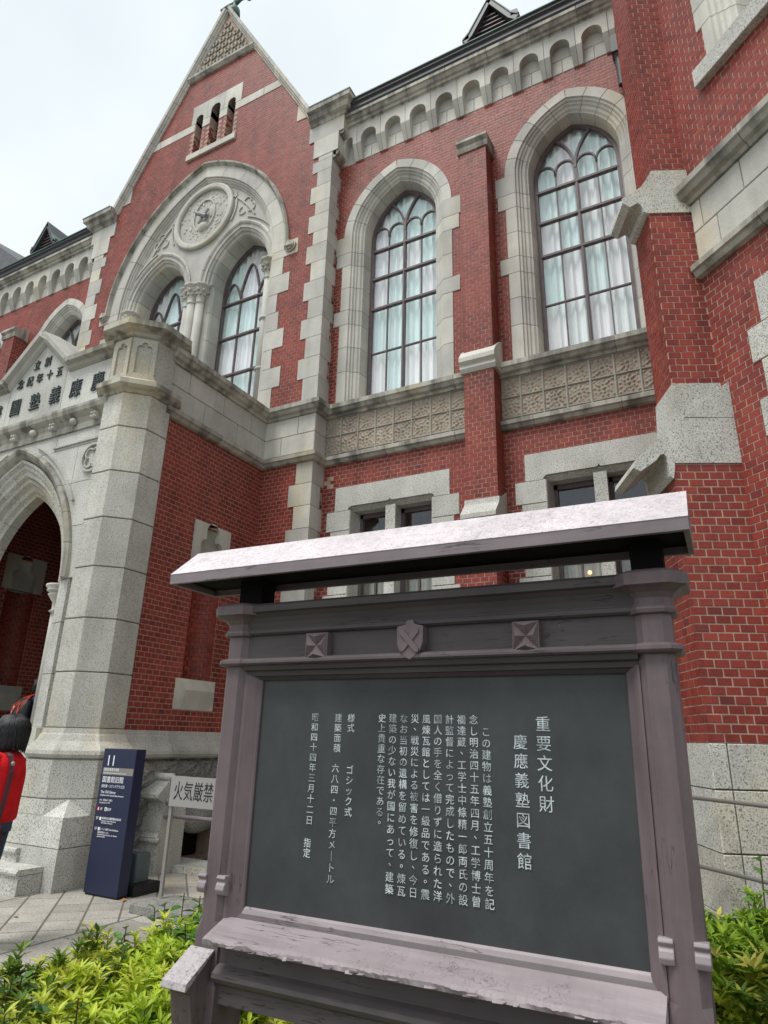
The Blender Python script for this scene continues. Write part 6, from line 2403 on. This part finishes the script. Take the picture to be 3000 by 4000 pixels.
def backpacker():
    r = empty('person', (0, 0, 0), 'person in navy clothes inside the porch, half hidden by the stone column', 'person')
    base = (-8.50, 6.02)
    fx, fy = .12, .993
    def T(f, l, z):
        return (base[0] + f * fx - l * fy, base[1] + f * fy + l * fx, z + .62)
    J, E_ = human(T, r)
    skin_body('body', J, E_, 'pelvis', 'skin', r)
    face_parts(T, r)
    m = M()
    m.loft([ell(T, -.01, 0, z, rf, rl, wob=.03, ph=z * 9) for z, rf, rl in ((.84, .14, .19), (.98, .135, .185), (1.12, .14, .195), (1.25, .145, .205), (1.33, .12, .195), (1.39, .08, .12), (1.42, .06, .065))])
    m.obj('jacket', 'navycloth', r, sm=True)
    for s in (1, -1):
        m = M()
        m.tube([T(0, s * .13, 1.345), T(0, s * .20, 1.30), T(.01, s * .235, 1.10), T(.08, s * .22, .93), T(.12, s * .21, .87)], [.06, .068, .058, .046, .04], 12)
        m.obj('sleeve', 'navycloth', r, sm=True)
    m = M()
    m.loft([ell(T, 0, 0, z, rf, rl) for z, rf, rl in ((.80, .13, .175), (.90, .13, .18))])
    for s in (1, -1):
        m.loft([ell(T, f, s * .09, z, a, a, 12) for f, z, a in ((0, .88, .095), (.01, .48, .066), (0, .06, .055))])
    m.obj('trousers', 'black', r, sm=True)
    for s in (1, -1):
        m = M()
        m.loft([ell(T, .05, s * .094, z, a, b, 12) for z, a, b in ((.0, .125, .045), (.03, .128, .048), (.08, .07, .042))])
        m.obj('shoe', 'black', r, sm=True)
    m = M()
    m.loft([ell(T, f, 0, z, a, b, 18) for f, z, a, b in ((-.04, 1.44, .07, .08), (-.035, 1.50, .098, .10), (-.02, 1.57, .108, .105), (-.01, 1.63, .10, .098), (.0, 1.675, .06, .06), (.0, 1.69, .015, .015))])
    hr = random.Random(8)
    for i in range(70):
        a = hr.uniform(.8, 2 * pi - .8)
        f0, l0 = -.02 + .10 * cos(a), .10 * sin(a)
        z0 = hr.uniform(1.5, 1.62)
        m.tube([T(f0, l0, z0), T(f0 * 1.12, l0 * 1.12, z0 - .05), T(f0 * 1.15, l0 * 1.15, z0 - .09)], [.008, .006, .001], 4)
    m.obj('hair', 'hair', r, sm=True)
    settle(r, (base[0], base[1], .62))
    b = empty('backpack', (0, 0, 0), 'black backpack with orange red cords and a water bottle, worn by the person in navy', 'backpack')
    m = M()
    m.loft([ell(T, f, .03, z, a, c, 16) for f, z, a, c in ((-.20, .92, .05, .12), (-.23, .96, .095, .155), (-.24, 1.10, .105, .16), (-.22, 1.25, .09, .15), (-.19, 1.35, .05, .11))])
    m.obj('pack_body', 'black', b, sm=True)
    for k in range(4):
        m = M()
        l = -.10 + .07 * k
        m.tube([T(-.33, l + .02, .98), T(-.345, l + .05 * (-1) ** k, 1.12), T(-.315, l, 1.25), T(-.20, l * .7, 1.37)], .007, 6)
        m.obj('cord', 'straps', b)
    for s in (1, -1):
        m = M()
        m.tube([T(-.15, s * .10, 1.37), T(-.02, s * .12, 1.42), T(.12, s * .12, 1.33), T(.14, s * .12, 1.1), T(0, s * .17, .98), T(-.18, s * .14, .95)], .014, 6)
        m.obj('pack_strap', 'straps', b)
    settle(b, T(-.2, .03, .92))
    bo = M()
    c = T(-.25, -.19 + .38, 0)
    bo.lathe((c[0], c[1]), [(.03, 1.62), (.036, 1.64), (.036, 1.80), (.016, 1.84), (.016, 1.87)], 12)
    tag(bo.obj('water_bottle', 'bottle', None, sm=True), 'clear water bottle in the side pocket of the black backpack', 'bottle')
backpacker()

# ================================================================== planting
def leaf_geo(L, W, bend, n=3):
    """leaf along +x, folded along the midrib; returns verts, faces"""
    v, f = [(0, 0, 0)], []
    ws = [0.55, 1.0, 0.62]
    for i in range(3):
        t = (i + 1) / 4
        z = bend * t * t * L
        v += [(L * t, -W / 2 * ws[i], z + .10 * W), (L * t, 0, z - .06 * W), (L * t, W / 2 * ws[i], z + .10 * W)]
    v.append((L, 0, bend * L))
    f += [(0, 1, 2), (0, 2, 3)]
    for i in range(2):
        a = 1 + i * 3
        f += [(a, a + 3, a + 4, a + 1), (a + 1, a + 4, a + 5, a + 2)]
    f += [(7, 10, 8), (8, 10, 9)]
    return np.array(v), f

class Foliage:
    def __init__(s):
        s.v, s.f, s.r, s.n = [], [], [], 0
    def leaf(s, p, az, el, L, W, bend, roll, rnd):
        v, f = leaf_geo(L, W, bend)
        cr, sr = cos(roll), sin(roll)
        y, z = v[:, 1] * cr - v[:, 2] * sr, v[:, 1] * sr + v[:, 2] * cr
        x = v[:, 0]
        ce, se = cos(el), sin(el)
        x2, z2 = x * ce - z * se, x * se + z * ce
        ca, sa = cos(az), sin(az)
        q = np.stack([x2 * ca - y * sa + p[0], x2 * sa + y * ca + p[1], z2 + p[2]], 1)
        s.v.append(q)
        s.f += [tuple(i + s.n for i in t) for t in f]
        s.r += [rnd] * len(f)
        s.n += len(v)
    def rosette(s, p, rr, base, lo=.048, hi=.082):
        k = rr.randint(6, 9)
        a0 = rr.uniform(0, 6.28)
        for i in range(k):
            el = rr.uniform(.25, 1.15)
            L = rr.uniform(lo, hi)
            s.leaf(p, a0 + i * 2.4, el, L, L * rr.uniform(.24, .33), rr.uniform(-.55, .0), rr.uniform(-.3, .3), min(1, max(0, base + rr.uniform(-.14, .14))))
    def mesh(s, name, mat):
        me = bpy.data.meshes.new(name)
        me.from_pydata(np.concatenate(s.v).tolist(), [], s.f)
        at = me.attributes.new('rnd', 'FLOAT', 'FACE')
        at.data.foreach_set('value', s.r)
        me.materials.append(MAT[mat])
        return me

def hgt(x, y):
    h = .425 + .36 * smooth(-1.1, -.15, x)
    h += .05 * sin(x * 7.1 + 1.3) * cos(y * 6.3) + .025 * sin(x * 13 + y * 11) + .03 * sin(y * 9 - x * 4)
    return h
def edge(x, y, B):
    """rounded shoulders near the border of a bed rectangle"""
    e = min(x - B[0], B[1] - x, y - B[2], B[3] - y)
    return smooth(-.02, .30, e)
bush_meshes = []
for k in range(5):
    fo = Foliage()
    rr = random.Random(90 + k)
    fo.rosette((0, 0, 0), rr, .0, .052, .088)
    fo.r = [0.0] * len(fo.r)
    bush_meshes.append(fo.mesh('leaf_cluster', 'leaf'))
def shrub(B, n, label, seed, ind, keep=None):
    r = empty('azalea_shrub', (0, 0, 0), label, 'shrub', 'azalea shrubs in the planting bed')
    rr = random.Random(seed)
    fo = Foliage()
    st = M()
    cand = []
    for i in range(n):
        x, y = rr.uniform(B[0], B[1]), rr.uniform(B[2], B[3])
        e = edge(x, y, B)
        if keep and not keep(x, y):
            continue
        top = hgt(x, y) * (.40 + .60 * e)
        dpt = rr.random() ** 1.7 * .26
        z = max(.05, top - dpt + rr.uniform(-.02, .035))
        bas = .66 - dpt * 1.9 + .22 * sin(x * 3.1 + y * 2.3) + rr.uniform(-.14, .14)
        if dpt < .03 and rr.random() < .5:
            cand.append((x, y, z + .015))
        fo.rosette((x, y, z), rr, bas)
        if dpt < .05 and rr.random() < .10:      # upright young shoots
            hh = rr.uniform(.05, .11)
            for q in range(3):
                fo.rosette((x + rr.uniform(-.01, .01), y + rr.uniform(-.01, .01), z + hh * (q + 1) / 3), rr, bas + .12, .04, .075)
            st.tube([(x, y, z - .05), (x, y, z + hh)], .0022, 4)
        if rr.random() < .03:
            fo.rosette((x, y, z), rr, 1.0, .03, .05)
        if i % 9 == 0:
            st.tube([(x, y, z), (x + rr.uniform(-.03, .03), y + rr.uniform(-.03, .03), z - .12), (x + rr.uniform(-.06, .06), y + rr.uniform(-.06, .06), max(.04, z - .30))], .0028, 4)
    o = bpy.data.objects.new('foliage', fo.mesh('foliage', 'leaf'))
    COL.objects.link(o)
    o.parent = r
    o['kind'] = 'stuff'
    st.obj('stems', 'stem', r, kind='stuff')
    cand.sort(key=lambda p: p[0] ** 2 + p[1] ** 2)
    for x, y, z in cand[:ind]:
        me = rr.choice(bush_meshes)
        o = bpy.data.objects.new('leaf_cluster', me)
        COL.objects.link(o)
        o.parent = r
        o.matrix_world = Matrix.Translation((x, y, z)) @ Matrix.Rotation(rr.uniform(0, 6.28), 4, 'Z') @ Matrix.Rotation(rr.uniform(-.3, .3), 4, 'X') @ Matrix.Scale(rr.uniform(.85, 1.25), 4)
    settle(r, ((B[0] + B[1]) / 2, (B[2] + B[3]) / 2, 0))
    return r
shrub((-3.50, -1.95, 1.0, 4.05), 5200, 'bright green azalea shrub left of the notice board, beside the paving', 1, 150)
shrub((-1.95, -.95, 1.9, 3.9), 2600, 'bright green azalea shrub seen beneath the notice board', 2, 60)
shrub((-.95, 1.2, 2.6, 4.35), 4600, 'bright green azalea shrub in front of the tower plinth, right of the notice board', 3, 120)

# broad leaved weeds standing out of the left shrub
def weed(pts, label, seed, n=9, size=(.075, .12)):
    rr = random.Random(seed)
    r = empty('broad_leaved_weed', (0, 0, 0), label, 'plant', 'weeds growing through the azaleas')
    x0, y0, h0, h1 = pts
    tips = []
    for k in range(1 if n < 9 else 4):
        x, y = x0 + rr.uniform(-.13, .13) * (k > 0), y0 + rr.uniform(-.13, .13) * (k > 0)
        m = M()
        tip = (x + rr.uniform(-.08, .08), y + rr.uniform(-.08, .08), h1 - rr.uniform(0, .10) * (k > 0))
        m.tube([(x, y, .04), ((x + tip[0]) / 2, (y + tip[1]) / 2, (h1) / 2), tip], .0035, 5)
        m.obj('stem', 'stem', r)
        tips.append((x, y, tip))
    n = n * len(tips)
    for i in range(n):
        x, y, tip = tips[i % len(tips)]
        t = (i + .5) / n
        z = h0 + (tip[2] - h0) * t
        fo = Foliage()
        L = rr.uniform(*size) * (1.1 - .4 * t)
        a = i * 2.4 + rr.uniform(-.4, .4)
        fo.leaf((x + (tip[0] - x) * t, y + (tip[1] - y) * t, z), a, rr.uniform(-.1, .7), L, L * rr.uniform(.45, .6), rr.uniform(-.5, -.1), rr.uniform(-.4, .4), rr.random())
        o = bpy.data.objects.new('leaf', fo.mesh('leaf', 'leafdark'))
        COL.objects.link(o)
        o.parent = r
    settle(r, (x, y, 0))
weed((-3.30, 3.55, .30, .62), 'dark broad leaved weed, tallest of those left of the notice board', 21, 12)
weed((-3.12, 3.62, .32, .60), 'dark broad leaved weed beside the steel sign foot', 22, 10)
weed((-2.95, 3.35, .32, .58), 'dark broad leaved weed in the middle of the left azalea', 23, 12)
weed((-3.25, 3.05, .28, .52), 'dark broad leaved weed over the paving edge', 24, 12)
weed((-3.05, 2.75, .28, .52), 'dark broad leaved weed nearest the middle of the left bed edge', 25, 12)
weed((-2.75, 2.95, .30, .53), 'dark broad leaved weed behind the left post foot', 26, 10)
weed((-3.10, 2.30, .28, .54), 'dark broad leaved weed with a rusty leaf near the bottom left corner', 27, 12)
weed((-2.55, 2.25, .30, .55), 'large leaved weed next to the left post of the notice board', 28, 10, (.07, .11))
weed((-.10, 3.95, .62, 1.08), 'thin climbing weed with few leaves against the tower plinth', 29, 8)
# dry fallen leaves on the paving
for i, (x, y, lb) in enumerate(((-5.95, 4.35, 'small dry leaf on the paving left of the planting bed'), (-4.95, 4.25, 'pale yellow dry leaf on the joint beside the granite border'), (-4.62, 5.75, 'pale dry leaf on the paving behind the steel sign'))):
    m = M()
    m.add([(x - .03, y, .006), (x, y - .014, .012), (x + .032, y + .004, .008), (x, y + .016, .014)], [(0, 1, 2, 3)])
    m.add([(x - .03, y, .004), (x, y - .014, .010), (x + .032, y + .004, .006), (x, y + .016, .012)], [(3, 2, 1, 0)])
    tag(m.obj('fallen_leaf', 'deadleaf'), lb, 'leaf', 'dry leaves on the paving')
for k, (x, y, lb) in enumerate(((-5.26, 4.50, 'tiny green weed tuft in the paving joint nearest the planting bed'), (-5.13, 5.05, 'tiny green weed tuft beside the foot of the steel sign'))):
    fo = Foliage()
    rr = random.Random(60 + k)
    fo.rosette((x, y, .005), rr, .3, .03, .06)
    o = bpy.data.objects.new('weed_tuft', fo.mesh('weed_tuft', 'leaf'))
    COL.objects.link(o)
    tag(o, lb, 'weed')
